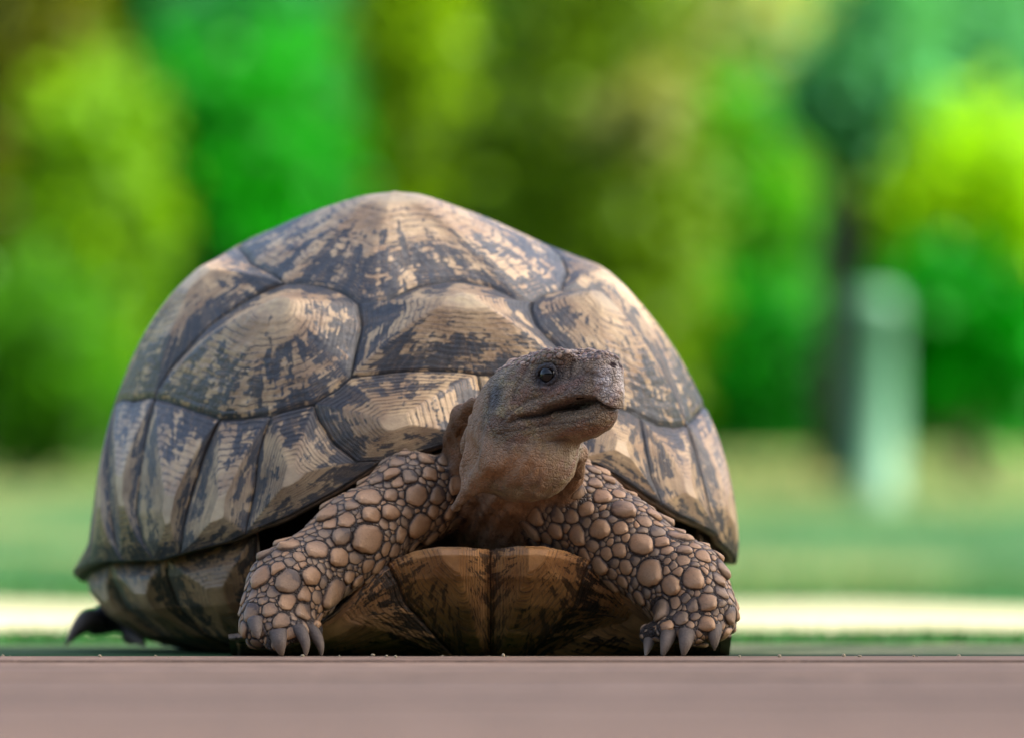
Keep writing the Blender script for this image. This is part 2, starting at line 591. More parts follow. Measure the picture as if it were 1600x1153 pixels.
scute.k = 0
scute(v1left + v1top[1:] + rv(v1right)[1:] + rv(v1bot)[1:-1], (.525, -.03), bulge=.0085, be=1.5)                       # first vertebral
scute(v2left + [(.17, -.345), (.05, -.32), B1L, (-.10, -.1), (-.09, .08), B1R, (.20, .27), (.32, .26), A3R] + rv(v2right)[1:] + rv(v1top)[1:-1],
      (.15, -.035), bulge=.0150, be=2.1)                                                                                # second vertebral
scute(v1left + v2left[1:] + c1c2L[1:] + rv(c1botL)[1:-1], (.365, -.372), bulge=.006)                                    # first costals
scute(v1right + v2right[1:] + c1c2R[1:] + rv(c1botR)[1:-1], (.405, .30), bulge=.0085)
scute(c1c2L + c2botL[1:] + [(-.17, -.5), B2L, B1L, (.05, -.32), (.17, -.345)], (.06, -.42), bulge=.006)                 # second costals
scute(c1c2R + c2botR[1:] + [(-.02, .5), B2R, B1R, (.20, .27), (.32, .26)], (.19, .38), bulge=.006)
scute([B1L, B2L, B3L, (-.40, -.1), (-.37, .1), B3R, B2R, B1R, (-.09, .08), (-.10, -.1)], (-.2, -.01), vis=False, bulge=.009)
scute([B2L, (-.17, -.5), (-.20, -.715)] + c3botL[1:] + [B4L, B3L], (-.26, -.45), vis=False)
scute([B2R, (-.02, .5), (.02, .73)] + c3botR[1:] + [B4R, B3R], (-.16, .45), vis=False)
scute([B3L, B4L, B5L, (-.68, 0), B5R, B4R, B3R, (-.37, .1), (-.40, -.1)], (-.52, 0), vis=False, bulge=.008)
scute([B4L, (-.47, -.61)] + c4botL[1:] + [B5L], (-.52, -.40), vis=False)
scute([B4R, (-.38, .67)] + c4botR[1:] + [B5R], (-.48, .44), vis=False)
scute([B5L] + v5bot + [B5R, (-.68, 0)], (-.72, 0), vis=False)

# marginals, each from its seam line down to the free edge
m0 = [(.68, -.04), (.74, -.045), (.825, -.04)]
m12L = [(.607, -.425), (.643, -.43), (.703, -.422), (.763, -.387), (.815, -.335)]
m23L = [(.555, -.525), (.593, -.602), (.627, -.65), (.683, -.738)]
m34L = [(.443, -.628), (.448, -.692), (.458, -.76), (.467, -.853), (.485, -.927)]
m45L = [(.185, -.698), (.202, -.765), (.227, -.845), (.243, -.917), (.29, -.953), (.363, -.998)]
m56L = [(-.112, -.718), (-.07, -.785), (-.022, -.858), (.035, -.922), (.072, -.97), (.16, -1.06)]
m12R = [(.672, .245), (.743, .215), (.807, .2), (.855, .195)]
m23R = [(.658, .388), (.723, .405), (.773, .43), (.813, .472)]
m34R = [(.54, .56), (.603, .615), (.648, .68), (.652, .753)]


def marg(top, s0, s1, cen, vis=True, **kw):
    """top seam from s0[0] to s1[0]; side seams s0 and s1 run down to the edge"""
    poly = list(top) + list(s1[1:-1]) + rim_pts(az(s1[-1]), az(s0[-1])) + list(rv(s0)[1:-1])
    return scute(poly, cen, M_marg, vis, bulge=kw.pop('bulge', .0006), be=1.2, groove=.0007, **kw)


def radial(p, k=1.0):
    a = math.atan2(p[1], p[0]); r = float(rim_rho(a))
    return [p, ((p[0] + r * cos(a)) / 2, (p[1] + r * sin(a)) / 2), (r * cos(a), r * sin(a))]


marg(rv(v1bot[:4]) + c1botL[1:3], m0, m12L, (.735, -.27))
marg(rv(v1bot[3:]), m12R, m0, (.77, .09))
marg(c1botL[2:4], m12L, m23L, (.69, -.555))
marg(c1botL[3:6], m23L, m34L, (.57, -.76))
marg(c1botL[5:], m34L, m45L, (.40, -.86))
marg(c2botL[:3], m45L, m56L, (.12, -.90))
marg(rv(c1botR[:4]), m23R, m12R, (.76, .33))
marg(rv(c1botR[3:]), m34R, m23R, (.69, .59))
r45, r56 = radial((.2, .71)), radial((.02, .73))
marg(rv(c2botR[:4]), r45, m34R, (.47, .82))
marg([(.02, .73), (.2, .71)], r56, r45, (.13, .90))
l67 = radial((-.20, -.715)); l78 = radial((-.40, -.645)); l89 = radial((-.58, -.50)); l90 = radial((-.72, -.27))
marg([(-.112, -.718), (-.20, -.715)], m56L, l67, (-.11, -.90))
marg([(-.20, -.715), (-.30, -.685), (-.40, -.645)], l67, l78, (-.37, -.84))
marg([(-.40, -.645), (-.47, -.61), (-.58, -.50)], l78, l89, (-.62, -.70), False)
marg([(-.58, -.50), B6L, (-.72, -.27)], l89, l90, (-.82, -.48), False)
r67 = radial((-.18, .72)); r78 = radial((-.38, .67)); r89 = radial((-.58, .50)); r90 = radial((-.70, .30))
marg([(-.18, .72), (.02, .73)], r67, r56, (-.1, .9), False)
marg([(-.38, .67), (-.18, .72)], r78, r67, (-.34, .86), False)
marg([(-.58, .50), (-.38, .67)], r89, r78, (-.60, .71), False)
marg([(-.70, .30), B6R, (-.58, .50)], r90, r89, (-.80, .50), False)
pp = [(-.72, -.27), (-.77, -.12), (-.78, .03), (-.75, .2), (-.70, .30)]
scute(pp + r90[1:-1] + rim_pts(az(r90[-1]), az(l90[-1]) + 360) + rv(l90)[1:-1], (-.93, .02), M_marg, False, bulge=.003)

# ------------------------------------------------------------------ plastron: front bow of the belly shell
PXC = float(P(766, 900, .03)[0])


def zt(x):
    a = np.abs(x - PXC - .0)
    return np.interp(a, [0, .012, .025, .036, .045, .053, .060, .067, .074, .082, .092, .14], [.0500, .0512, .0510, .0490, .0455, .0408, .0355, .0285, .0215, .0160, .0115, .006])


def PL(a, w):
    """a: position across (metres from the midline), w: 0 inner top, .15 lip, .55 bow, 1 far back"""
    a = np.asarray(a, float); w = np.asarray(w, float)
    x = PXC + a
    z = zt(x)
    back = .009 * (np.abs(a) / .07) ** 2
    notch = .004 * np.exp(-(a / .004) ** 2)
    wy = np.array([0, .10, .16, .22, .36, .52, .68, .82, 1.0])
    yy = np.interp(w, wy, [.11, .046, .0345, .0335, .038, .049, .064, .082, .40]) + back + notch
    k = np.interp(w, wy, [.86, .97, 1.0, .92, .72, .47, .23, .05, .02])
    z0 = -.004
    zz = z0 + (z - z0) * k + .003 * np.clip(1 - np.abs(w - .40) / .4, 0, 1)
    return np.stack([x, yy, zz], -1)


PL_IN = np.array([PXC, .16, .02])
plastron_w = np.linspace(0, 1, 70); plastron_a = np.linspace(-.125, .115, 90)
AA, WW = np.meshgrid(plastron_a, plastron_w)
x, n = normals_of(PL, AA, WW, PL_IN)
x = x - n * .0016
idx = np.arange(AA.size).reshape(AA.shape)
fq = np.stack([idx[:-1, :-1], idx[:-1, 1:], idx[1:, 1:], idx[1:, :-1]], -1).reshape(-1, 4)
plastron = mesh_obj('plastron', x.reshape(-1, 3), fq, M_edge, tortoise)


def edge(p, q, n=6): return [tuple(np.asarray(p) + (np.asarray(q) - np.asarray(p)) * t) for t in np.linspace(0, 1, n)[:-1]]


def pscute(corners, cen, mat=None, **kw):
    poly = []
    for i, c_ in enumerate(corners): poly += edge(c_, corners[(i + 1) % len(corners)])
    return make_scute(PL, PL_IN, poly, cen, plastron, mat or M_plas, ns=200, nt=64, bulge=.0006, groove=.0005, name='plastron_scute', seed=int(900 + 1000 * corners[0][0]), **kw)


pscute([(0, .04), (0, .90), (-.010, .90), (-.040, .50), (-.052, .05)], (-.018, .20))
pscute([(0, .04), (0, .90), (.012, .90), (.040, .50), (.050, .05)], (.022, .20))
pscute([(-.052, .05), (-.040, .50), (-.010, .90), (-.05, .985), (-.122, .95), (-.122, .05)], (-.075, .45), M_hum)
pscute([(.050, .05), (.040, .50), (.012, .90), (.05, .985), (.110, .95), (.110, .05)], (.072, .45), M_hum)


# bridge: the side wall between the carapace edge and the belly shell
def BR(side):
    def fn(a, w):
        """a: azimuth in degrees, w: 0 at the carapace edge, 1 at the ground"""
        a = np.asarray(a, float); w = np.asarray(w, float)
        ph_ = np.radians(a) * side
        r = rim_rho(ph_) - .012
        top, n_ = normals_of(S, r * np.cos(ph_), r * np.sin(ph_), SHELL_IN)
        top = top - n_ * .007
        cx = np.array([SC[0], SC[1], 0])
        d = top - cx; d[..., 2] = 0
        k = np.interp(w, [0, .2, .45, .7, .88, 1.0], [1.0, .985, .93, .82, .68, .45])
        zz = np.interp(w, [0, .2, .45, .7, .88, 1.0], [1.0, .80, .50, .22, .07, .05])
        p = cx + d * k[..., None]
        p[..., 2] = -.003 + (top[..., 2] + .003) * zz
        return p
    return fn


for side in (-1, 1):
    fn = BR(side)
    bin_ = np.array([SC[0], SC[1], .02])
    AA, WW = np.meshgrid(np.linspace(47, 128, 60), np.linspace(0, 1, 26))
    x, n = normals_of(fn, AA, WW, bin_, 5e-3)
    x = x - n * .0016
    idx = np.arange(AA.size).reshape(AA.shape)
    fq = np.stack([idx[:-1, :-1], idx[:-1, 1:], idx[1:, 1:], idx[1:, :-1]], -1).reshape(-1, 4)
    bridge = mesh_obj('bridge', x.reshape(-1, 3), fq, M_edge, tortoise)

    for a0, a1 in ((47, 70), (70, 98), (98, 128)):
        poly = edge((a0, .02), (a1, .02)) + edge((a1, .02), (a1 + 2, .5)) + edge((a1 + 2, .5), (a1, .98)) + edge((a1, .98), (a0, .98)) + edge((a0, .98), (a0 + 2, .5)) + edge((a0 + 2, .5), (a0, .02))
        # plan scaled so that both directions have like size
        sf = lambda a_, w_, fn=fn: fn(a_ * 30.0, w_)
        make_scute(sf, bin_, [(p[0] / 30.0, p[1]) for p in poly], ((a0 + a1) / 60.0, .40), bridge, M_bridge, ns=150, nt=52,
                   bulge=.0015, groove=.0010, name='bridge_scute', seed=a0 + 500)

# ------------------------------------------------------------------ living body as one implicit surface
HY, HP = radians(50), radians(9)
HF = np.array([sin(HY) * cos(HP), -cos(HY) * cos(HP), sin(HP)])
HS = np.array([-cos(HY), -sin(HY), 0.])              # towards the visible cheek
HU = np.cross(HS, HF); HU /= np.linalg.norm(HU)
if HU[2] < 0: HU = -HU
HN = P(969, 588, -.034)                              # tip of the snout
HM = np.stack([HF, HS, HU])


def hl(p): return (p - HN) @ HM.T
def hw(f, s, u): return HN + f * HF + s * HS + u * HU


def smin(a, b, k):
    h = np.clip(.5 + .5 * (b - a) / k, 0, 1)
    return b + (a - b) * h - k * h * (1 - h)


def smax(a, b, k): return -smin(-a, -b, k)
def sph(p, c, r): return np.linalg.norm(p - c, axis=-1) - r


def ell(p, c, r):
    q = (p - np.asarray(c)) / np.asarray(r)
    k0 = np.linalg.norm(q, axis=-1)
    k1 = np.linalg.norm(q / np.asarray(r), axis=-1) + 1e-9
    return k0 * (k0 - 1) / k1


def cap(p, a, b, ra, rb):
    a = np.asarray(a); b = np.asarray(b)
    ab = b - a
    t = np.clip(((p - a) @ ab) / (ab @ ab), 0, 1)
    return np.linalg.norm(p - a - t[..., None] * ab, axis=-1) - (ra + (rb - ra) * t)


def mouth_u(f):
    return np.interp(f, [-.056, -.050, -.045, -.038, -.032, -.024, -.0165, -.0095, -.005, -.001, .004], [-.0150, -.0142, -.0122, -.0122, -.0104, -.0100, -.0092, -.0098, -.0150, -.0185, -.020])


EYE = (-.0305, .0152, .0058)


HEAD_CREASES = [
    ([(-.006, .0015), (-.012, .0035), (-.019, .0005), (-.021, -.004)], .0009, .0006),
    ([(-.019, .012), (-.0205, .007), (-.0195, .002)], .0008, .0006),
    ([(-.054, -.013), (-.047, -.0085), (-.040, -.0045), (-.032, -.0035)], .0010, .0008),
    ([(-.041, .013), (-.043, .006), (-.047, .0005), (-.047, -.006)], .0010, .0007),
    ([(-.056, -.018), (-.046, -.0175), (-.036, -.0165), (-.022, -.0180), (-.012, -.0175)], .0011, .0007),
    ([(-.050, -.022), (-.042, -.0245), (-.030, -.0245)], .0011, .0006),
    ([(-.066, .010), (-.063, .000), (-.062, -.010), (-.058, -.020)], .0012, .0008),
    ([(-.038, .0125), (-.034, .0150), (-.027, .0145), (-.0225, .0115)], .0008, .0006),
    ([(-.037, -.0005), (-.030, -.0022), (-.024, .0005)], .0008, .0007),
]


def poly_dist(x, y, pts):
    d = np.full(x.shape, 1.0)
    for (x0, y0), (x1, y1) in zip(pts[:-1], pts[1:]):
        dx, dy = x1 - x0, y1 - y0
        t = np.clip(((x - x0) * dx + (y - y0) * dy) / (dx * dx + dy * dy), 0, 1)
        d = np.minimum(d, np.hypot(x - x0 - t * dx, y - y0 - t * dy))
    return d


def head_sdf(p):
    q = hl(p)
    m = q.copy(); m[..., 1] = np.abs(m[..., 1])
    d = ell(q, (-.050, 0, -.001), (.0265, .0215, .0195))
    d = smin(d, cap(q, (-.040, 0, .001), (-.012, 0, .001), .0172, .0100), .006)
    d = smin(d, ell(q, (-.0105, 0, .0045), (.0095, .0082, .0090)), .005)
    d = smin(d, ell(q, (-.0110, 0, -.0072), (.0102, .0086, .0100)), .004)
    d = smin(d, ell(m, (-.030, .0085, -.0045), (.020, .0085, .0075)), .006)       # upper lip
    d = smin(d, ell(q, (-.0320, 0, -.0175), (.0245, .0138, .0085)), .005)          # lower jaw
    d = smin(d, ell(m, (-.053, .0135, -.013), (.015, .0125, .0135)), .008)        # jaw muscle
    d = smin(d, ell(m, (-.031, .0105, .0130), (.0125, .0055, .0050)), .005)       # brow
    d = smin(d, ell(q, (-.062, 0, -.031), (.026, .0170, .0175)), .009)            # throat
    # eye pit and lids
    e = np.array(EYE)
    d = smax(d, -ell(m, (EYE[0], EYE[1] + .0035, EYE[2]), (.0062, .0050, .0048)), .002)
    # ear
    d = smax(d, -ell(m, (-.0585, .0262, .000), (.0052, .0022, .0060)), .003)
    # mouth slit with the upper lip proud of the lower
    um = mouth_u(q[..., 0])
    du = q[..., 2] - um
    gap = np.exp(-((q[..., 0] + .020) / .011) ** 2)
    msk = np.clip((q[..., 0] + .053) / .008, 0, 1) * np.clip((np.abs(q[..., 1]) + .008 + np.clip(q[..., 0] + .02, 0, .02)) / .010, 0, 1)
    d = d + msk * ((.0024 + .0016 * gap) * np.exp(-(du / (.00110 + .0008 * gap)) ** 2) - .0008 * np.exp(-((du - .0028) / .0022) ** 2) + .0006 * np.exp(-((du + .003) / .0025) ** 2))
    # nostrils
    for s in (-1, 1):
        d = smax(d, -sph(q, np.array([-.0004, s * .0030, .0060]), .0019), .0008)
    # crease behind the jaw, cheek creases
    d = d + .0009 * np.exp(-((q[..., 0] + .0435 + .25 * (q[..., 2] + .012)) / .0012) ** 2) * np.clip((np.abs(q[..., 1]) - .006) / .006, 0, 1) * np.exp(-((q[..., 2] + .007) / .007) ** 2)
    d = d + .0006 * np.exp(-((q[..., 2] + .001 - .35 * (q[..., 0] + .03)) / .0010) ** 2) * np.exp(-((q[..., 0] + .026) / .012) ** 2)
    a1 = np.abs(q[..., 1]) > .004
    for pts_, wd, dp in HEAD_CREASES:
        d = d + a1 * dp * np.exp(-(poly_dist(q[..., 0], q[..., 2], pts_) / wd) ** 2)
    # pebbly skin
    d = d + .00022 * snoise(p, 1000, 3) + .00030 * snoise(p, 380, 4)
    return d


NK = [P(796, 838, .13), P(798, 818, .096), P(804, 748, .060), P(804, 655, .008)]


def neck_sdf(p):
    d = cap(p, NK[0], NK[1], .027, .0220)
    d = smin(d, cap(p, NK[1], NK[2], .0220, .0165), .012)
    d = smin(d, cap(p, NK[2], NK[3], .0165, .0190), .010)
    # loose skin: throat pouch, hanging fold, web between nape and shell
    d = smin(d, ell(p, P(828, 716, -.006), (.0165, .017, .0148)), .005)
    f1 = cap(p, P(762, 650, .000), P(772, 712, -.012), .0045, .0060)
    f1 = smin(f1, cap(p, P(772, 718, -.012), P(709, 794, .020), .0050, .0018), .005)
    f1 = smin(f1, cap(p, P(758, 680, .004), P(736, 735, .014), .0068, .0055), .008)
    f1 = smin(f1, cap(p, P(742, 660, .012), P(728, 700, .022), .0045, .0030), .008)
    d = smin(d, f1, .005)
    d = smin(d, cap(p, P(806, 575, .014), P(722, 650, .050), .0035, .0026), .008)
    d = smin(d, cap(p, P(722, 650, .050), P(715, 690, .070), .0026, .0040), .010)
    d = smin(d, cap(p, P(740, 690, .060), P(730, 770, .080), .0090, .0120), .014)
    d = smin(d, cap(p, P(905, 712, .012), P(880, 790, .060), .0040, .0060), .014)
    st_ = np.stack([p[..., 0], p[..., 1], p[..., 2] * .35], -1)
    fz = p[..., 2] * .55 - p[..., 0] * .83 + .006 * snoise(p, 60, 33)
    d = d + .0007 * np.sin(fz * 720) * np.clip(.6 + snoise(p, 90, 34), 0, 1) + .0006 * snoise(st_, 330, 31) + .0004 * snoise(st_ * np.array([1, 1, .5]), 900, 32)
    w = np.sin((p[..., 2] * 700 + 260 * p[..., 0] + 1.8 * snoise(p, 140, 8)))
    d = d + .00035 * w * np.clip((.075 - p[..., 2]) / .02, .15, 1)
    d = d + .0004 * snoise(p, 420, 5)
    return d


LA = [P(700, 800, .125), P(645, 776, .070), P(452, 920, .026), P(424, 966, .013)]
RA = [P(845, 795, .130), P(896, 799, .068), P(1070, 914, .032), P(1102, 958, .020)]


def leg_sdf(p, A, toes, r=(.019, .0196, .0180, .0150)):
    d = cap(p, A[0], A[1], r[0], r[1])
    d = smin(d, cap(p, A[1], A[2], r[1], r[2]), .010)
    d = smin(d, cap(p, A[2], A[3], r[2], r[3]), .010)
    mid = A[1] + (A[2] - A[1]) * .45
    d = smin(d, sph(p, mid, .0194), .010)
    for t in toes:
        d = smin(d, cap(p, A[3] + (np.asarray(t) - A[3]) * .2, t, .0085, .0052), .006)
    d = d + .0006 * snoise(p, 260, 6)
    return np.maximum(d, -(p[..., 2] - .0012))


L_TOES = [P(398, 985, .004), P(430, 1000, -.004), P(462, 985, -.002), P(486, 985, .008)]
R_TOES = [P(1016, 990, .02), P(1042, 985, .010), P(1078, 990, .006), P(1106, 980, .010), P(1120, 965, .022)]
HLA = [P(330, 920, .36), P(240, 935, .385), P(205, 952, .375), P(160, 958, .36)]


def hind_sdf(p):
    d = cap(p, P(380, 880, .34), P(262, 935, .372), .032, .022)
    d = smin(d, cap(p, P(262, 935, .372), P(205, 950, .37), .021, .0125), .010)
    d = smin(d, cap(p, P(205, 948, .37), P(150, 972, .352), .0100, .0068), .006)
    d = smin(d, cap(p, P(222, 960, .37), P(204, 992, .345), .0095, .0048), .006)
    d = smin(d, cap(p, P(262, 960, .37), P(262, 996, .345), .0110, .0055), .006)
    d = d + .0005 * snoise(p, 240, 9)
    return np.maximum(d, -(p[..., 2] - .0012))


def hind_sdf_r(p):
    """far hind leg, mostly hidden by the shell"""
    q = p - SC
    f = q @ FD; r = q @ RD
    d = cap(p, SC + FD * -.10 + RD * .07 + ZD * .06, SC + FD * -.135 + RD * .105 + ZD * .03, .03, .022)
    d = smin(d, cap(p, SC + FD * -.135 + RD * .105 + ZD * .03, SC + FD * -.12 + RD * .13 + ZD * .012, .021, .013), .01)
    return np.maximum(d, -(p[..., 2] - .0012))


TC = np.array([SC[0], .262, .098])


def torso_sdf(p):
    q = np.stack([(p - TC) @ FD, (p - TC) @ RD, (p - TC) @ ZD], -1)
    return smin(ell(q, (0, 0, 0), (.132, .105, .060)), ell(q, (-.012, 0, -.046), (.128, .122, .048)), .02)


def bbox(pts, m):
    pts = np.array(pts); return pts.min(0) - m, pts.max(0) + m


GROUPS = [
    (head_sdf, bbox([hw(0, 0, 0), hw(-.06, 0, 0), hw(-.05, 0, -.045)], .05), .008),
    (neck_sdf, bbox(NK + [P(842, 720, -.008), P(709, 794, .02)], .045), .010),
    (lambda p: leg_sdf(p, LA, L_TOES), bbox(LA + L_TOES, .04), .008),
    (lambda p: leg_sdf(p, RA, R_TOES, (.0225, .0215, .0185, .0150)), bbox(RA + R_TOES, .04), .008),
    (hind_sdf, bbox([P(380, 880, .34), P(150, 972, .35)], .05), .010),
    (hind_sdf_r, bbox([SC + FD * -.10 + RD * .07 + ZD * .06, SC + FD * -.12 + RD * .13], .05), .010),
    (torso_sdf, (TC - .18, TC + .18), .012),
]


def body_sdf(p):
    d = np.full(len(p), .5)
    for fn, (lo, hi), k in GROUPS:
        m = np.all((p > lo) & (p < hi), 1)
        if m.any():
            v = fn(p[m])
            d[m] = smin(d[m], v, k)
    return d


def surface_nets(fn, lo, hi, h):
    hc = 4 * h
    n = np.ceil((hi - lo) / hc).astype(int) + 1
    I = np.stack(np.meshgrid(*[np.arange(k) for k in n], indexing='ij'), -1).reshape(-1, 3)
    cen = lo + (I + .5) * hc
    f = np.concatenate([fn(c_) for c_ in np.array_split(cen, max(1, len(cen) // 400000))])
    I = I[np.abs(f) < hc * 1.35]
    loc = np.stack(np.meshgrid(*[np.arange(5)] * 3, indexing='ij'), -1).reshape(-1, 3)
    fine = (I[:, None] * 4 + loc[None]).reshape(-1, 3)
    N = 4096
    key = (fine[:, 0].astype(np.int64) * N + fine[:, 1]) * N + fine[:, 2]
    uk, inv = np.unique(key, return_inverse=True)
    pts = np.stack([uk // (N * N), (uk // N) % N, uk % N], 1) * h + lo
    val = np.concatenate([fn(c_) for c_ in np.array_split(pts, max(1, len(pts) // 500000))])
    blk = val[inv].reshape(-1, 5, 5, 5)
    offs = [(0, 0, 0), (1, 0, 0), (0, 1, 0), (1, 1, 0), (0, 0, 1), (1, 0, 1), (0, 1, 1), (1, 1, 1)]
    cor = np.stack([blk[:, a:a + 4, b:b + 4, c_:c_ + 4] for a, b, c_ in offs], -1).reshape(-1, 8)
    l4 = np.stack(np.meshgrid(*[np.arange(4)] * 3, indexing='ij'), -1).reshape(-1, 3)
    cid = (I[:, None] * 4 + l4[None]).reshape(-1, 3)
    neg = cor < 0
    act = neg.any(1) & ~neg.all(1)
    cor, cid, neg = cor[act], cid[act], neg[act]
    O = np.array(offs, float)
    acc = np.zeros((len(cor), 3)); cnt = np.zeros(len(cor))
    for a in range(8):
        for b in range(a + 1, 8):
            if np.abs(O[a] - O[b]).sum() != 1: continue
            m = neg[:, a] != neg[:, b]
            t = cor[m, a] / (cor[m, a] - cor[m, b])
            acc[m] += O[a] + t[:, None] * (O[b] - O[a]); cnt[m] += 1
    vert = lo + (cid + acc / cnt[:, None]) * h
    ck = (cid[:, 0].astype(np.int64) * N + cid[:, 1]) * N + cid[:, 2]
    order = np.argsort(ck); cks = ck[order]

    def look(c_):
        k = (c_[:, 0].astype(np.int64) * N + c_[:, 1]) * N + c_[:, 2]
        j = np.clip(np.searchsorted(cks, k), 0, len(cks) - 1)
        return np.where(cks[j] == k, order[j], -1)
    quads = []
    for ax in range(3):
        o1 = [1, 2, 4][ax]
        m = neg[:, 0] != neg[:, o1]
        c_ = cid[m]
        e1, e2 = np.eye(3, dtype=int)[(ax + 1) % 3], np.eye(3, dtype=int)[(ax + 2) % 3]
        q = np.stack([look(c_), look(c_ - e1), look(c_ - e1 - e2), look(c_ - e2)], 1)
        flip = ~neg[m, 0]
        q[flip] = q[flip][:, ::-1]
        quads.append(q[(q >= 0).all(1)])
    return vert, np.vstack(quads)


lo = np.array([-.30, -.10, -.002]); hi = np.array([.16, .47, .20])
bv, bf = surface_nets(body_sdf, lo, hi, .0007)
# one pass of gentle smoothing
acc = np.zeros_like(bv); cnt = np.zeros(len(bv))
for i in range(4):
    a, b = bf[:, i], bf[:, (i + 1) % 4]
    np.add.at(acc, a, bv[b]); np.add.at(cnt, a, 1)
    np.add.at(acc, b, bv[a]); np.add.at(cnt, b, 1)
bv = bv + .5 * (acc / np.maximum(cnt, 1)[:, None] - bv)
body = mesh_obj('body', bv, bf, M_skin, tortoise)

# skin colour by region
hq = hl(bv)
dh = head_sdf(bv); dn = neck_sdf(bv)
dl = leg_sdf(bv, LA, L_TOES); dr = leg_sdf(bv, RA, R_TOES, (.0225, .0215, .0185, .0150))
wl = np.minimum(dl, dr)
is_leg = np.clip((np.minimum(dh, dn) - wl) / .004 + .5, 0, 1)
is_head = np.clip((dn - dh) / .006 + .5, 0, 1)


def gs(x, c_, s): return np.exp(-((x - c_) / s) ** 2)


def lerp(a, b, t): return a + (np.asarray(b) - a) * np.clip(t, 0, 1)[:, None]


f_, s_, u_ = hq[:, 0], np.abs(hq[:, 1]), hq[:, 2]
colr = np.tile(np.array([.265, .155, .082]), (len(bv), 1))                              # neck
colr = lerp(colr, (.215, .148, .090), is_head)                                         # head
colr = lerp(colr, (.160, .115, .095), is_head * gs(f_, -.022, .014) * gs(u_, 0, .009))   # greyer snout side
colr = lerp(colr, (.17, .14, .085), is_head * gs(f_, -.058, .012) * gs(u_, .006, .010) * .7)
colr = lerp(colr, (.12, .070, .055), is_head * gs(f_, -.045, .012) * gs(u_, -.016, .006) * .7)
colr = lerp(colr, (.105, .050, .042), is_head * np.clip((u_ - .0075) / .004, 0, 1) * np.clip((f_ + .018) / .008, 0, 1) * .9)  # red-brown snout top
colr = lerp(colr, (.22, .155, .085), is_head * np.clip((-.0135 - u_) / .005, 0, 1) * .6)
pn = snoise(bv, 330, 21); pn2 = snoise(bv, 520, 22)
colr = lerp(colr, (.20, .078, .052), is_head * np.clip((pn - .15) * 3, 0, 1) * .42)
colr = lerp(colr, (.30, .235, .10), is_head * np.clip((pn2 - .15) * 3, 0, 1) * .5 * gs(f_, -.052, .022))
colr = lerp(colr, (.27, .19, .12), is_head * np.clip((-pn - .35) * 4, 0, 1) * .4)
colr = lerp(colr, (.62, .56, .54), is_head * np.clip((f_ + .0085) / .004, 0, 1) * gs(u_, -.002, .0085) * np.clip(.75 + .55 * snoise(bv, 700, 40), 0, 1) * .9)
colr = lerp(colr, (.11, .03, .015), is_head * np.clip((f_ + .008) / .003, 0, 1) * gs(u_, -.0165, .0016) * .8)
cd = np.min([poly_dist(f_, u_, c_[0]) for c_ in HEAD_CREASES], axis=0)
colr = lerp(colr, (.07, .040, .03), is_head * np.exp(-(cd / .0008) ** 2) * (s_ > .004) * .6)
colr = lerp(colr, (.030, .024, .022), is_head * gs(u_, mouth_u(f_), .0011) * np.clip((f_ + .052) / .008, 0, 1))
colr = lerp(colr, (.05, .042, .042), is_head * np.exp(-(((f_ - EYE[0]) / .0088) ** 2 + ((u_ - EYE[2] + .0005) / .0062) ** 2) ** 2) * (s_ > .008))
colr = lerp(colr, (.085, .075, .070), is_head * np.exp(-(((f_ + .0585) / .0050) ** 2 + ((u_) / .0065) ** 2) ** 2))
for s2 in (-1, 1):
    colr = lerp(colr, (.035, .012, .012), is_head * (np.linalg.norm(hq - np.array([-.0004, s2 * .0030, .0060]), axis=1) < .0021))
colr = lerp(colr, (.055, .038, .028), is_leg)
hind = np.clip((bv[:, 1] - .16) / .03, 0, 1)
colr = lerp(colr, (.10, .078, .075), hind)
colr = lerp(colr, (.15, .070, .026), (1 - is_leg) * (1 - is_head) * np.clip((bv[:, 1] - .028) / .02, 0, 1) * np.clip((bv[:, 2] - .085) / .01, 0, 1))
colr = lerp(colr, (.045, .032, .026), np.clip((.008 - torso_sdf(bv)) / .006, 0, 1) * np.clip((bv[:, 1] - .075) / .02, 0, 1))  # torso darkened inside the shell opening, shade put into the skin colour
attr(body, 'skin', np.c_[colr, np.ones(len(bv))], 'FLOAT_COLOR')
peb = np.clip(is_head * (.75 + .25 * np.clip((u_ - .006) / .006, 0, 1)) * np.clip((u_ + .026) / .006, .0, 1) + is_leg, 0, 1)
attr(body, 'peb', np.maximum(np.maximum(peb, hind), .28), 'FLOAT')

bvh = BVHTree.FromPolygons(bv.tolist(), bf.tolist())


# eyes
def uv_sphere(c_, r, n=28, m=18):
    th = np.linspace(0, pi, m); p_ = np.linspace(0, 2 * pi, n, endpoint=False)
    T, Q = np.meshgrid(th, p_, indexing='ij')
    v = np.stack([np.sin(T) * np.cos(Q), np.sin(T) * np.sin(Q), np.cos(T)], -1).reshape(-1, 3) * r + c_
    i = np.arange(m * n).reshape(m, n)
    f = np.stack([i[:-1], i[1:], np.roll(i[1:], -1, 1), np.roll(i[:-1], -1, 1)], -1).reshape(-1, 4)
    return v, f


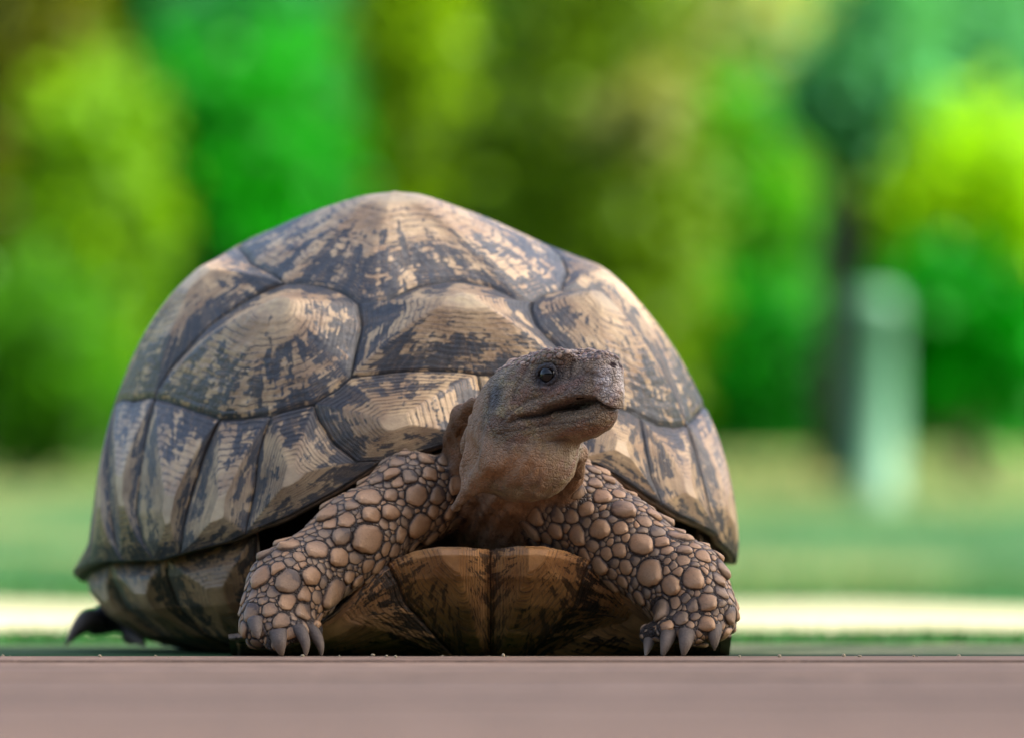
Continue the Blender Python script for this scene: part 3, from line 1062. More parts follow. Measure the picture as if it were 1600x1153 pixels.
for s in (1, -1):
    c_ = hw(EYE[0], s * (EYE[1] - .0006), EYE[2])
    v, f = uv_sphere(c_, .0042)
    eye = mesh_obj('eye', v, f, M_eye, body)
    # lids: two thin arcs over the ball
    out = HS * s
    def lid(a0, a1, r0, tube):
        V_, F_ = [], []
        aa = np.linspace(a0, a1, 22)
        for k, a in enumerate(aa):
            rad = .0047
            cc = c_ + out * r0 + (HF * cos(a) * 1.22 + HU * sin(a) * .86) * rad
            dirr = (HF * cos(a) + HU * sin(a))
            tb = tube * (.35 + .65 * sin(pi * k / 21))
            for j in range(8):
                b = j * pi / 4
                V_.append(cc + (dirr * cos(b) * 1.2 + out * sin(b)) * tb)
        for k in range(21):
            for j in range(8):
                F_.append([k * 8 + j, k * 8 + (j + 1) % 8, k * 8 + 8 + (j + 1) % 8, k * 8 + 8 + j])
        l = mesh_obj('eyelid', V_, F_, M_skin, body)
        attr(l, 'skin', np.tile([.045, .036, .036, 1], (len(V_), 1)), 'FLOAT_COLOR')
        attr(l, 'peb', np.full(len(V_), .3), 'FLOAT')
    lid(-.1, pi + .1, .0016, .0013)
    lid(pi - .1, 2 * pi + .1, .0012, .0011)


# claws
def claw(base, tip, r, bend=(0, 0, 0), flat=.9):
    base = np.asarray(base); tip = np.asarray(tip); bend = np.asarray(bend)
    n, m = 12, 11
    V_, tipv = [], []
    ax = tip - base; L = np.linalg.norm(ax); ax = ax / L
    sd = np.cross(ax, [0, -1., 0]); sd /= np.linalg.norm(sd); up_ = np.cross(sd, ax)
    for i in range(m):
        t = i / (m - 1)
        c_ = base + (tip - base) * t + bend * (4 * t * (1 - t))
        rad = (r * (1 - t ** 1.7) * .96 + r * .10) * .88
        if i == m - 1: rad = r * .06
        for j in range(n):
            b = 2 * pi * j / n
            V_.append(c_ + sd * cos(b) * rad + up_ * sin(b) * rad * flat)
            tipv.append(t)
    F_ = []
    for i in range(m - 1):
        for j in range(n):
            F_.append([i * n + j, i * n + (j + 1) % n, i * n + n + (j + 1) % n, i * n + n + j])
    F_.append(list(range(n))[::-1]); F_.append([(m - 1) * n + j for j in range(n)])
    o = mesh_obj('claw', V_, F_, M_claw, body)
    attr(o, 'tip', tipv, 'FLOAT')
    return o


claw(P(398, 968, -.002), P(404, 998, -.010), .0040, (0, -.002, 0))
claw(P(434, 985, -.008), P(441, 1027, -.012), .0046, (0, -.004, 0))
claw(P(464, 978, -.004), P(477, 1028, -.010), .0036, (.002, -.003, 0))
claw(P(482, 978, .004), P(502, 1028, .000), .0036, (.002, -.002, 0))
claw(P(1046, 985, .008), P(1034, 1027, .000), .0042, (0, -.003, 0))
claw(P(1074, 985, .004), P(1067, 1027, -.002), .0044, (0, -.003, 0))
claw(P(1116, 972, .010), P(1116, 1016, .004), .0044, (0, -.003, 0))
claw(P(1018, 988, .02), P(1008, 1026, .01), .0036)
claw(P(153, 968, .350), P(102, 1008, .335), .0072, (0, 0, .004))
claw(P(204, 990, .342), P(228, 1008, .325), .0042)
claw(P(263, 994, .342), P(286, 1008, .325), .0042)


# leg scales
def clip_poly(poly, nx_, ny_, d):
    out = []
    for i in range(len(poly)):
        a, b = poly[i], poly[(i + 1) % len(poly)]
        da = a[0] * nx_ + a[1] * ny_ - d; db = b[0] * nx_ + b[1] * ny_ - d
        if da <= 0: out.append(a)
        if da * db < 0:
            t = da / (da - db)
            out.append((a[0] + (b[0] - a[0]) * t, a[1] + (b[1] - a[1]) * t))
    return out


def hit(px, py):
    d = Vector(P(px, py, 0) - CAM).normalized()
    l, n, i, dist = bvh.ray_cast(Vector(CAM), d)
    return l, n


PXM = 1 / 3333.0
L_BIG = [(575, 775, 23, 19), (575, 841, 26, 24), (523, 928, 30, 22), (656, 822, 24, 19), (651, 772, 20, 16), (610, 799, 16, 14), (511, 800, 21, 15),
         (541, 812, 15, 12), (450, 850, 22, 16), (495, 858, 22, 17), (450, 907, 24, 18), (406, 898, 26, 15), (434, 887, 17, 10), (449, 940, 16, 14),
         (473, 957, 18, 17), (391, 955, 18, 13), (403, 985, 16, 10), (612, 738, 16, 12), (588, 748, 14, 11), (622, 752, 13, 11), (620, 722, 16, 12),
         (546, 764, 17, 11), (480, 826, 13, 10), (508, 832, 11, 9), (600, 818, 10, 9), (640, 745, 14, 12), (672, 740, 13, 12), (676, 800, 13, 11)]
R_BIG = [(941, 776, 17, 15), (975, 795, 21, 19), (1002, 850, 20, 19), (1014, 894, 25, 23), (1064, 837, 21, 19), (1083, 903, 19, 17), (1033, 956, 28, 20),
         (936, 884, 18, 14), (902, 837, 17, 16), (936, 825, 19, 17), (916, 794, 14, 13), (1022, 803, 16, 12), (967, 770, 13, 10), (1106, 940, 16, 14),
         (1042, 859, 12, 10), (1027, 830, 12, 11), (1130, 887, 20, 14), (1008, 814, 11, 11), (930, 755, 13, 11), (1067, 875, 11, 9), (967, 859, 13, 11),
         (905, 770, 12, 11), (1000, 782, 12, 10), (1128, 925, 16, 11), (1098, 868, 15, 11), (893, 805, 12, 10), (1064, 965, 13, 11), (1010, 925, 13, 9)]
big_scales = []
small_V, small_F, small_A = [], [], []
LEGR = [('L', LA, dl, L_BIG), ('R', RA, dr, R_BIG)]
all_scales = []
for tagname, A, dd, BIG in LEGR:
    axis = A[2] - A[1]; axis = axis / np.linalg.norm(axis)
    pos, nrm, rad, big, asp = [], [], [], [], []
    for px, py, rl, rs in BIG:
        l, n_ = hit(px, py)
        if l is None: continue
        l = np.array(l)
        if abs(leg_sdf(l[None], A, L_TOES if tagname == 'L' else R_TOES, (.019, .0196, .0180, .0150) if tagname == 'L' else (.0225, .0215, .0185, .0150))[0]) > .004: continue
        pos.append(l); nrm.append(np.array(n_)); rad.append(math.sqrt(rl * rs) * PXM * 1.10); big.append(True); asp.append(rl / rs)
    near = np.where((dd < .0016) & (np.minimum(dh, dn) > .003) & (torso_sdf(bv) > .004) & (bv[:, 1] < .085) & (bv[:, 2] > .006))[0]
    P_ = np.array(pos); R_ = np.array(rad)
    for rlo, rhi, tries, ov in ((.0042, .0056, 300, .90), (.0030, .0042, 1000, .86), (.0019, .0030, 3000, .82), (.0011, .0018, 6000, .80)):
        cand = rng.choice(near, tries)
        for ci in cand:
            r = rng.uniform(rlo, rhi)
            p_ = bv[ci]
            if (np.linalg.norm(P_ - p_, axis=1) < ov * (r + R_)).any(): continue
            l, n_, i_, d_ = bvh.find_nearest(Vector(p_))
            P_ = np.vstack([P_, p_]); R_ = np.r_[R_, r]
            nrm.append(np.array(n_)); big.append(False); asp.append(rng.uniform(1.0, 1.35))
    for i in range(len(P_)):
        all_scales.append((P_[i], nrm[i], R_[i], big[i], asp[i], axis, P_, R_, i))

view = np.array([0, -1., 0])
order = sorted(range(len(all_scales)), key=lambda k: -(all_scales[k][2] ** 2) * max(.05, float(all_scales[k][1] @ view)))
solo = set(order[:296])
rank = 0
for k in order:
    c0, n0, r, isbig, asp, axis, PP, RR, me_i = all_scales[k]
    e2 = axis - n0 * (axis @ n0); e2 /= np.linalg.norm(e2) + 1e-9       # towards the foot
    e1 = np.cross(e2, n0)
    dv = PP - c0
    nb = np.where((np.linalg.norm(dv, axis=1) < r + RR + .006) & (np.arange(len(PP)) != me_i))[0]
    m = 7 if isbig else 10
    a0 = rng.uniform(0, 6.28) if not isbig else pi / 2
    R0 = r * (1.42 if isbig else 1.6)
    al_, as_ = math.sqrt(asp) * R0, R0 / math.sqrt(asp)
    poly = [(as_ * 1.08 * cos(a0 + 2 * pi * q_ / m), al_ * 1.08 * sin(a0 + 2 * pi * q_ / m)) for q_ in range(m)]
    for j in nb:
        x_, y_ = dv[j] @ e1, dv[j] @ e2
        L2 = x_ * x_ + y_ * y_
        if L2 < 1e-9: continue
        L_ = math.sqrt(L2)
        d_ = (L2 + r * r - RR[j] ** 2) / (2 * L_) - .00008
        if d_ < .0002: d_ = .0002
        poly = clip_poly(poly, x_ / L_, y_ / L_, d_)
        if len(poly) < 3: break
    if len(poly) < 3: continue
    if r > .0038:
        yv = max(q_[1] for q_ in poly)
        poly = [(q_[0] * (1 - .30 * max(0, q_[1] / yv)), q_[1] * (1 + .10 * max(0, q_[1] / yv))) for q_ in poly]
    for _ in range(1):
        poly = [q_ for i in range(len(poly)) for q_ in (
            (poly[i][0] * .84 + poly[(i + 1) % len(poly)][0] * .16, poly[i][1] * .84 + poly[(i + 1) % len(poly)][1] * .16),
            (poly[i][0] * .16 + poly[(i + 1) % len(poly)][0] * .84, poly[i][1] * .16 + poly[(i + 1) % len(poly)][1] * .84))]
    npt = 20 if r > .004 else (14 if r > .0026 else 10)
    bd = resample(poly, npt)
    bd = bd + (bd - bd.mean(0)) * (rng.normal(0, .035, (npt, 1)))
    ctr = bd.mean(0)
    ext = np.abs(bd - ctr).max()
    tipc = ctr + np.array([0, ext * (.66 if r > .0038 else .35)])
    H = r * (rng.uniform(.26, .46) if r > .0038 else rng.uniform(.14, .28))
    rings = ((1.0, -.25), (.965, .26), (.86, .46), (.62, .68), (.34, .88), (.12, 1.0)) if r > .0026 else ((1.0, -.25), (.93, .35), (.62, .8), (.25, 1.0))
    vs, info = [], []
    rnd = rng.uniform(0, .62) if r > .0038 else rng.uniform(.25, 1.0)
    tilt = rng.uniform(-.12, .12)
    for q_, hh in rings:
        cc = ctr * q_ + tipc * (1 - q_)
        ring = cc + (bd - ctr) * q_
        for x_, y_ in ring:
            w_ = c0 + e1 * x_ + e2 * y_
            l, nn, i_, d_ = bvh.find_nearest(Vector(w_))
            ay = .5 + .5 * (y_ - ctr[1]) / ext
            lift = hh * H * (.50 + .80 * ay if hh > 0 else 1) * (1 + tilt * (x_ / ext))
            vs.append(np.array(l) + n0 * lift * .8 + np.array(nn) * lift * .2)
            info.append((q_, min(1, max(0, ay)), rnd))
    vs.append(c0 + e1 * tipc[0] + e2 * tipc[1] + n0 * (np.array(vs[-npt:]) - c0 - e1 * tipc[0] - e2 * tipc[1]).dot(n0).mean())
    info.append((0, .8, rnd))
    fs = []
    for q_ in range(len(rings) - 1):
        for j in range(npt):
            a, b = q_ * npt + j, q_ * npt + (j + 1) % npt
            fs.append([a, b, b + npt, a + npt])
    top = (len(rings) - 1) * npt
    for j in range(npt): fs.append([top + j, top + (j + 1) % npt, len(vs) - 1])
    # face direction
    a_, b_, c_ = vs[fs[0][0]], vs[fs[0][1]], vs[fs[0][3]]
    mid_f = fs[npt]
    nn_ = np.cross(vs[fs[-1][1]] - vs[fs[-1][0]], vs[fs[-1][2]] - vs[fs[-1][0]])
    if nn_ @ n0 < 0: fs = [f[::-1] for f in fs]
    if k in solo:
        o = mesh_obj('scale', vs, fs, M_scale, body)
        attr(o, 'scl', info, 'FLOAT_VECTOR')
    else:
        b0 = sum(len(q_) for q_ in small_V)
        small_V.append(vs); small_A += info
        small_F += [[i + b0 for i in f] for f in fs]
if small_F:
    o = mesh_obj('small_scales', np.vstack([np.array(v) for v in small_V]), small_F, M_scale, body)
    attr(o, 'scl', small_A, 'FLOAT_VECTOR')
    o['kind'] = 'stuff'

# small horny plates of the head: brow, snout top, jaw line
HV, HFc, HA = [], [], []
zone = np.where((is_head > .9) & (((u_ > .0125) & (f_ > -.046) & (f_ < -.019)) | ((f_ > -.0145) & (u_ > .0090) & (s_ < .012)) | ((f_ < -.046) & (f_ > -.070) & (u_ > .0135))))[0]
hp = np.zeros((0, 3)); hr = np.zeros(0)
eyes = [hw(EYE[0], s2 * EYE[1], EYE[2]) for s2 in (1, -1)]
nost = [hw(-.0004, s2 * .0030, .0060) for s2 in (1, -1)]
for rlo, rhi, tries in ((.0013, .0019, 500), (.0008, .0012, 1800)):
    for ci in rng.choice(zone, tries):
        p_ = bv[ci]; r = rng.uniform(rlo, rhi)
        if len(hp) and (np.linalg.norm(hp - p_, axis=1) < .92 * (hr + r)).any(): continue
        if min(np.linalg.norm(p_ - e_) for e_ in eyes) < .0075 or min(np.linalg.norm(p_ - e_) for e_ in nost) < .0032: continue
        l, n_, i_, d_ = bvh.find_nearest(Vector(p_))
        n_ = np.array(n_)
        hp = np.vstack([hp, p_]); hr = np.r_[hr, r]
        e1 = np.cross(n_, [.3, .2, .9]); e1 /= np.linalg.norm(e1); e2 = np.cross(n_, e1)
        b0 = len(HV); rnd = rng.random(); m_ = 8; ph0 = rng.uniform(0, 6)
        rad_ = r * rng.uniform(.8, 1.1, m_)
        for q_, hh in ((1.0, -.2), (.85, .22), (.45, .36)):
            for j in range(m_):
                a_ = ph0 + 2 * pi * j / m_
                HV.append(p_ + (e1 * cos(a_) + e2 * sin(a_)) * rad_[j] * q_ + n_ * hh * r); HA.append((q_, .5, rnd))
        HV.append(p_ + n_ * .40 * r); HA.append((0, .6, rnd))
        for q_ in range(2):
            for j in range(m_):
                HFc.append([b0 + q_ * m_ + j, b0 + q_ * m_ + (j + 1) % m_, b0 + q_ * m_ + m_ + (j + 1) % m_, b0 + q_ * m_ + m_ + j])
        for j in range(m_): HFc.append([b0 + 2 * m_ + j, b0 + 2 * m_ + (j + 1) % m_, b0 + 3 * m_])
g = NT('head_plate_horn')
sep = g.n('SeparateXYZ'); g.put(sep.inputs[0], g.attr('scl'))
nz = g.noise(g.objco(), 700, 3)
c = g.ramp(g.math('ADD', g.math('MULTIPLY', sep.outputs[2], .8), g.math('MULTIPLY', nz, .25)), [(.1, (.10, .045, .034)), (.45, (.17, .095, .06)), (.7, (.25, .16, .10)), (.95, (.36, .25, .18))])
c = g.mix(g.step(sep.outputs[0], .8, 1.0), c, (.06, .035, .028))
M_hplate = g.principled(c, .45, g.bump(nz, .3, .0004))
o = mesh_obj('head_plates', np.array(HV), HFc, M_hplate, body)
attr(o, 'scl', HA, 'FLOAT_VECTOR')
o['kind'] = 'stuff'

# ------------------------------------------------------------------ ground
def board_material(name, c1, c2, seed, moss=0.0):
    g = NT(name)
    oc = g.objco()
    mp = g.n('Mapping'); g.put(mp.inputs[0], oc); mp.inputs['Scale'].default_value = (1.2, 26, 26); mp.inputs['Location'].default_value = (seed, seed, 0)
    gr = g.noise(mp.outputs[0], 6, 5, .65)
    bl = g.noise(oc, 7, 5, .65)
    fi = g.noise(oc, 260, 4, .7)
    c = g.mix(g.step(gr, .40, .60), c1, c2)
    sp = g.noise(oc, 48, 4, .7)
    c = g.mix(g.math('MULTIPLY', g.step(sp, .54, .68), .55), c, tuple(min(1, x * 1.7) for x in c1))
    c = g.mix(g.math('MULTIPLY', g.step(sp, .46, .34), .5), c, tuple(x * .45 for x in c2))
    c = g.mix(g.math('MULTIPLY', g.step(bl, .42, .60), .6), c, tuple(x * .7 for x in c1))
    c = g.mix(g.math('MULTIPLY', g.step(fi, .5, .8), .4), c, tuple(x * .5 for x in c2))
    if moss:
        ms = g.noise(oc, 16, 4, .7)
        sx = g.n('SeparateXYZ'); g.put(sx.inputs[0], oc)
        ms = g.math('ADD', ms, g.math('MULTIPLY', g.step(sx.outputs[0], .05, -.22), .25))
        c = g.mix(g.math('MULTIPLY', g.step(ms, .38, .62), max(moss, .8)), c, (.020, .065, .018))
    h = g.math('ADD', g.math('MULTIPLY', gr, 1.0), g.math('MULTIPLY', fi, .5))
    return g.principled(c, .85, g.bump(h, .5, .0012), spec=.06 if moss else .12)


BM = [board_material('weathered_board', (.28, .18, .125), (.155, .10, .072), 1.3),
      board_material('pinkish_board', (.33, .215, .145), (.20, .13, .09), 4.1),
      board_material('shadowed_mossy_board', (.030, .036, .024), (.020, .024, .016), 7.7, .55),  # mossy, with its base darkened as the shadow under the tortoise
      board_material('pale_board', (.22, .22, .13), (.15, .16, .09), 2.7, .55)]
deck = empty('wooden_deck', (0, 0, -.03)); deck['kind'] = 'structure'


def board(y0, y1, mat, ztop=0.0, x0=-4.2, x1=4.2, th=.028):
    bm = bmesh.new()
    bmesh.ops.create_cube(bm, size=1)
    bmesh.ops.scale(bm, vec=(x1 - x0, y1 - y0, th), verts=bm.verts)
    bmesh.ops.translate(bm, vec=((x0 + x1) / 2, (y0 + y1) / 2, ztop - th / 2 + .03), verts=bm.verts)
    bmesh.ops.bevel(bm, geom=bm.edges[:], offset=.0014, segments=2, affect='EDGES')
    me = bpy.data.meshes.new('board'); bm.to_mesh(me); bm.free()
    me.materials.append(mat)
    o = bpy.data.objects.new('board', me); col.objects.link(o); o.parent = deck
    return o


y = -.004
for k in range(13):
    board(y - .135, y, BM[k % 2], .0012 - .0008 * (k % 3 == 1))
    y -= .139
y = .0
for k in range(4):
    board(y + .002, y + .137, BM[2] if k == 0 else BM[3], 0.0 if k == 0 else -.0006)
    y += .139

g = NT('lawn_ground')
oc = g.objco()
n1 = g.noise(oc, .9, 4); n2 = g.noise(oc, 5, 4, .65)
c = g.mix(g.step(n2, .35, .68), (.009, .048, .015), (.018, .072, .022))
c = g.mix(g.math('MULTIPLY', g.step(n1, .50, .64), .75), c, (.17, .16, .05))
sy = g.n('SeparateXYZ'); g.put(sy.inputs[0], oc)
c = g.mix(g.math('MULTIPLY', g.step(sy.outputs[1], 10.5, 16.0), .42), c, (.20, .19, .05))
M_lawn = g.principled(c, .9, g.bump(n2, .5, .02), spec=.1)
g = NT('sandy_path')
oc = g.objco()
c = g.mix(g.step(g.noise(oc, 3, 4), .3, .7), (.29, .28, .17), (.23, .225, .13))
c = g.mix(g.math('MULTIPLY', g.step(g.noise(oc, 60, 4), .45, .7), .5), c, (.40, .35, .26))
M_path = g.principled(c, .9, g.bump(g.noise(oc, 90, 4), .5, .01), spec=.1)
g = NT('soil')
oc = g.objco()
M_soil = g.principled(g.mix(g.noise(oc, 3, 4), (.09, .075, .05), (.05, .042, .03)), .95)


def terrain(D):
    t = np.clip((D - 10.5) / 13, 0, 1)
    return .34 * t * t * (3 - 2 * t) + np.clip(D - 24, 0, None) * .012


def sheet(name, ys, xw, zoff, mat, nxs=40):
    ys = np.asarray(ys)
    xs = np.linspace(-xw, xw, nxs)
    X, Y = np.meshgrid(xs, ys)
    Z = terrain(Y + D0) + zoff + .02 * np.sin(X * 1.3 + Y * .7) * np.clip((Y + D0 - 11) / 8, 0, 1)
    V_ = np.stack([X, Y, Z], -1).reshape(-1, 3)
    i = np.arange(X.size).reshape(X.shape)
    f = np.stack([i[:-1, :-1], i[:-1, 1:], i[1:, 1:], i[1:, :-1]], -1).reshape(-1, 4)
    o = mesh_obj(name, V_, f, mat); o['kind'] = 'structure'
    return o


sheet('ground', np.r_[np.linspace(-60, .5, 8), np.linspace(1, 40, 60), np.linspace(50, 300, 8)], 260, -.034, M_soil, 60)
sheet('lawn', np.r_[np.linspace(.575, 9, 30), np.linspace(9.5, 60, 70)], 45, -.006, M_lawn, 60)
xs = np.linspace(-9, 9, 900)
yn = 1.32 + .05 * np.sin(xs * 9.1) + .04 * np.sin(xs * 23.7 + 1) + .03 * np.sin(xs * 51)
yf = 3.2 + .35 * np.sin(xs * 3.7 + 2) + .25 * np.sin(xs * 8.9) + .18 * np.sin(xs * 21.3 + .5)
V_ = np.vstack([np.stack([xs, yn + (yf - yn) * t, np.full(900, -.002)], 1) for t in np.linspace(0, 1, 5)])
i_ = np.arange(4500).reshape(5, 900)
o = mesh_obj('path', V_, np.stack([i_[:-1, :-1], i_[:-1, 1:], i_[1:, 1:], i_[1:, :-1]], -1).reshape(-1, 4), M_path)
o['kind'] = 'structure'

# grass blades on the lawn strip and beyond the path
nb = 26000
gy = np.where(rng.random(nb) < .35, rng.uniform(.6, 1.28, nb), 3.8 + rng.random(nb) ** 1.6 * 22)
half = .12 + (gy + D0) * .085
gx = rng.uniform(-1, 1, nb) * half * 1.35
gh = rng.uniform(.006, .016, nb) * np.where(gy < 2, .6, 1.0 + .08 * gy)
ga = rng.uniform(0, 2 * pi, nb)
z0 = terrain(gy + D0) - .008
wd = gh * .16
b = np.stack([gx, gy, z0], 1)
dxy = np.stack([np.cos(ga), np.sin(ga), np.zeros(nb)], 1) * wd[:, None]
lean = rng.normal(0, .35, (nb, 2)) * gh[:, None]
tp = b + np.stack([lean[:, 0], lean[:, 1], gh + .004], 1)
V_ = np.stack([b - dxy, b + dxy, tp], 1).reshape(-1, 3)


def leaf_material(name, c, trans=.45, var=.35, rough=.45):
    g = NT(name)
    rv_ = g.attr('rnd', 'Fac')
    a = g.mix(rv_, tuple(x * (1 - var) for x in c), tuple(min(.6, x * (1 + var)) for x in c))
    d = g.n('BsdfPrincipled'); g.put(d.inputs['Base Color'], a); d.inputs['Roughness'].default_value = rough
    d.inputs['Specular IOR Level'].default_value = .12
    t = g.n('BsdfTranslucent')
    g.put(t.inputs[0], g.mix(1.0, a, (1.35, 1.25, .5), 'MULTIPLY'))
    m = g.n('MixShader'); m.inputs[0].default_value = trans
    g.t.links.new(d.outputs[0], m.inputs[1]); g.t.links.new(t.outputs[0], m.inputs[2])
    g.t.links.new(m.outputs[0], g.out.inputs[0])
    return g.m


gr = mesh_obj('grass', V_, np.arange(nb * 3).reshape(-1, 3), leaf_material('grass_blade', (.03, .11, .03), .3), smooth=False)
attr(gr, 'rnd', np.repeat(rng.random(nb), 3), 'FLOAT')
gr['kind'] = 'stuff'

# crumbs of soil on the edge of the front board
V_, F_ = [], []
for k in range(34):
    x_ = rng.uniform(-.25, .27); y_ = rng.uniform(-.06, .0) if k % 3 else rng.uniform(.006, .05)
    r = rng.uniform(.0003, .0010)
    c_ = np.array([x_, y_, .0012 + r * .5 if y_ < 0 else r * .5])
    v, f = uv_sphere(np.zeros(3), r, 6, 5)
    v = v * rng.uniform(.6, 1.3, 3) + c_
    F_ += (f + len(V_) * 0 + sum(len(q_) for q_ in V_)).tolist()
    V_.append(v)
g = NT('crumb_earth'); M_crumb = g.principled((.30, .24, .14), .8)
cr = mesh_obj('crumbs', np.vstack(V_), F_, M_crumb); cr['kind'] = 'stuff'

# ------------------------------------------------------------------ plants behind
g = NT('bark')
oc = g.objco()
M_bark = g.principled(g.mix(g.noise(oc, 22, 4), (.10, .075, .035), (.05, .038, .02)), .85, g.bump(g.noise(oc, 40, 4), .6, .01))
g = NT('dark_bark')
oc = g.objco()
M_dbark = g.principled(g.mix(g.noise(oc, 22, 4), (.03, .03, .02), (.015, .016, .012)), .9)


def PD(px, py, D): return P(px, py, D - D0)


def tube(pts, radii, n=10):
    pts = np.array(pts, float); V_, F_ = [], []
    for i, p_ in enumerate(pts):
        d = pts[min(i + 1, len(pts) - 1)] - pts[max(i - 1, 0)]; d /= np.linalg.norm(d) + 1e-9
        a = np.cross(d, [0, 1., .1]); a /= np.linalg.norm(a); b_ = np.cross(d, a)
        for j in range(n):
            t = 2 * pi * j / n
            V_.append(p_ + (a * cos(t) + b_ * sin(t)) * radii[i])
    for i in range(len(pts) - 1):
        for j in range(n):
            F_.append([i * n + j, i * n + (j + 1) % n, i * n + n + (j + 1) % n, i * n + n + j])
    F_.append([j for j in range(n)][::-1]); F_.append([(len(pts) - 1) * n + j for j in range(n)])
    return V_, F_


def join(parts):
    V_, F_ = [], []
    for v, f in parts:
        b0 = len(V_)
        V_ += list(v); F_ += [[i + b0 for i in q_] for q_ in f]
    return V_, F_


def foliage(name, parent, c, r, n, size, mat, clumps=26, spread=.42, part_up=.5):
    c = np.asarray(c); r = np.asarray(r)
    k = rng.normal(size=(clumps, 3)); k /= np.linalg.norm(k, axis=1)[:, None]
    k *= (rng.random(clumps) ** .5)[:, None] * .90
    ci = rng.integers(0, clumps, n)
    off = rng.normal(size=(n, 3)) * spread * .5
    q = k[ci] + off
    ln = np.linalg.norm(q, axis=1); q /= np.maximum(1, ln / 1.55)[:, None]
    p_ = c + q * r
    d = rng.normal(size=(n, 3)); d[:, 2] -= .3; d /= np.linalg.norm(d, axis=1)[:, None]
    e = np.cross(d, rng.normal(size=(n, 3))); e /= np.linalg.norm(e, axis=1)[:, None]
    s = size * rng.uniform(.6, 1.35, n)[:, None]
    nn_ = np.cross(d, e)
    V_ = np.stack([p_, p_ + d * s * .45 + e * s * .28 + nn_ * s * .06, p_ + d * s, p_ + d * s * .45 - e * s * .28 + nn_ * s * .06], 1).reshape(-1, 3)
    o = mesh_obj(name, V_, np.arange(n * 4).reshape(-1, 4), mat, parent, smooth=False)
    cl = rng.random(clumps)
    attr(o, 'rnd', np.repeat(np.clip(.55 * cl[ci] + .45 * rng.random(n), 0, 1), 4), 'FLOAT')
    return o


def plant(name, label, cat, px, py, D, rx, ry, leafc, n, size, trunk=True, trunk_mat=None, trans=.45, group=None, var=.5, depth=1.0, clumps=30, tr=None, spread=.52):
    s = D / FPX
    c = PD(px, py, D)
    gz = float(terrain(np.array([D]))[0]) - .02
    root = empty(name, (c[0], c[1], gz))
    tag(root, label, cat, group)
    R = np.array([rx * s, rx * s * depth, ry * s])
    if trunk:
        t0 = tr or max(.02, rx * s * .11)
        top = np.array([c[0], c[1], c[2] + R[2] * .35])
        base = np.array([c[0] + rng.normal() * .03, c[1], gz])
        pts = [base + (top - base) * t + np.array([rng.normal() * .02, rng.normal() * .02, 0]) * (t > 0) for t in np.linspace(0, 1, 6)]
        parts = [tube(pts, [t0 * (1.25 - .9 * t) for t in np.linspace(0, 1, 6)])]
        for j in range(6):
            a = rng.uniform(0, 2 * pi)
            st_ = pts[2 + j % 3]
            en = c + R * np.array([cos(a) * .6, sin(a) * .6, rng.uniform(-.1, .6)])
            parts.append(tube([st_, (st_ + en) / 2 + np.array([0, 0, .03]), en], [t0 * .5, t0 * .35, t0 * .12], 6))
        v, f = join(parts)
        mesh_obj('trunk', v, f, trunk_mat or M_bark, root)
    foliage('foliage', root, c, R, n, size, leaf_material(name + '_leaf', leafc, trans, var), clumps, spread)
    return root


plant('broadleaf_tree', 'olive brown tree with thick trunk at the far left edge', 'tree', 30, 180, 22, 130, 480, (.10, .125, .004), 5200, .07, tr=.11)
plant('sunny_shrub', 'yellow green sunlit shrub in front of the bright green bush on the left', 'shrub', 140, 335, 19, 105, 190, (.13, .30, .006), 3600, .06)
plant('leafy_bush', 'large bright green bush filling the left half behind the shell', 'bush', 400, 350, 25, 190, 270, (.006, .21, .004), 8000, .08)
plant('blue_green_shrub', 'blue green shrub top above the bright green bush on the left', 'shrub', 455, 30, 29, 170, 150, (.025, .20, .065), 3600, .08)
plant('young_tree', 'slim yellow green tree left of the dark olive tree', 'tree', 645, 120, 21, 85, 240, (.16, .30, .002), 4200, .06)
dark = plant('dark_tree', 'dark olive tree with a patch of dry leaves right above the shell', 'tree', 890, 360, 17.5, 190, 470, (.07, .14, .001), 9000, .06, tr=.10, trans=.3)
foliage('dry_foliage', dark, PD(975, 165, 17.1), np.array([.14, .10, .13]), 700, .05, leaf_material('dry_leaf', (.20, .24, .06), .4), 10)
plant('pale_crown_tree', 'pale light green tree crown at the top right of centre', 'tree', 1180, 60, 27, 190, 210, (.46, .74, .17), 6500, .09)
plant('grey_green_tree', 'blue grey green tree crown in the top right corner', 'tree', 1490, 80, 25, 190, 190, (.07, .31, .12), 6500, .06)
plant('green_shrub', 'mid green shrub right of the dark olive tree', 'shrub', 1170, 400, 23, 120, 260, (.05, .26, .006), 5200, .07)
plant('lime_shrub', 'vivid lime green shrub in full sun at the right edge', 'shrub', 1545, 310, 19, 145, 140, (.22, .60, .000), 5200, .06)
plant('deep_green_bush', 'deep green bush below the lime shrub right of the pale post', 'bush', 1500, 525, 18.0, 130, 115, (.000, .19, .000), 5200, .06, trans=.3)
plant('low_green_bush', 'deep green bush between the shell and the pale post', 'bush', 1190, 590, 21, 105, 140, (.002, .17, .000), 4200, .06, trans=.3)
plant('low_hedge_bush', 'dark green bush low at the left edge behind the tortoise', 'bush', 70, 590, 18, 140, 150, (.05, .20, .004), 5200, .05, trans=.35)

# dark trunk right of centre
root = empty('slender_tree', tuple(PD(1315, 760, 19) * np.array([1, 1, 0]) + np.array([0, 0, float(terrain(np.array([19.]))[0]) - .02])))
tag(root, 'slender dark trunked tree with a blue green crown behind the pale post', 'tree')
b0 = np.array(root.location)
v, f = tube([b0 + np.array([.0, 0, z_]) for z_ in (0, .25, .45, .65, .8, .95)], [.070, .064, .060, .055, .04, .02], 12)
mesh_obj('trunk', v, f, M_dbark, root)
foliage('foliage', root, PD(1360, 105, 19.0), np.array([.22, .2, .22]), 4600, .06, leaf_material('shade_leaf', (.07, .31, .12), .5), 22)  # crown in its own blue green leaf colour

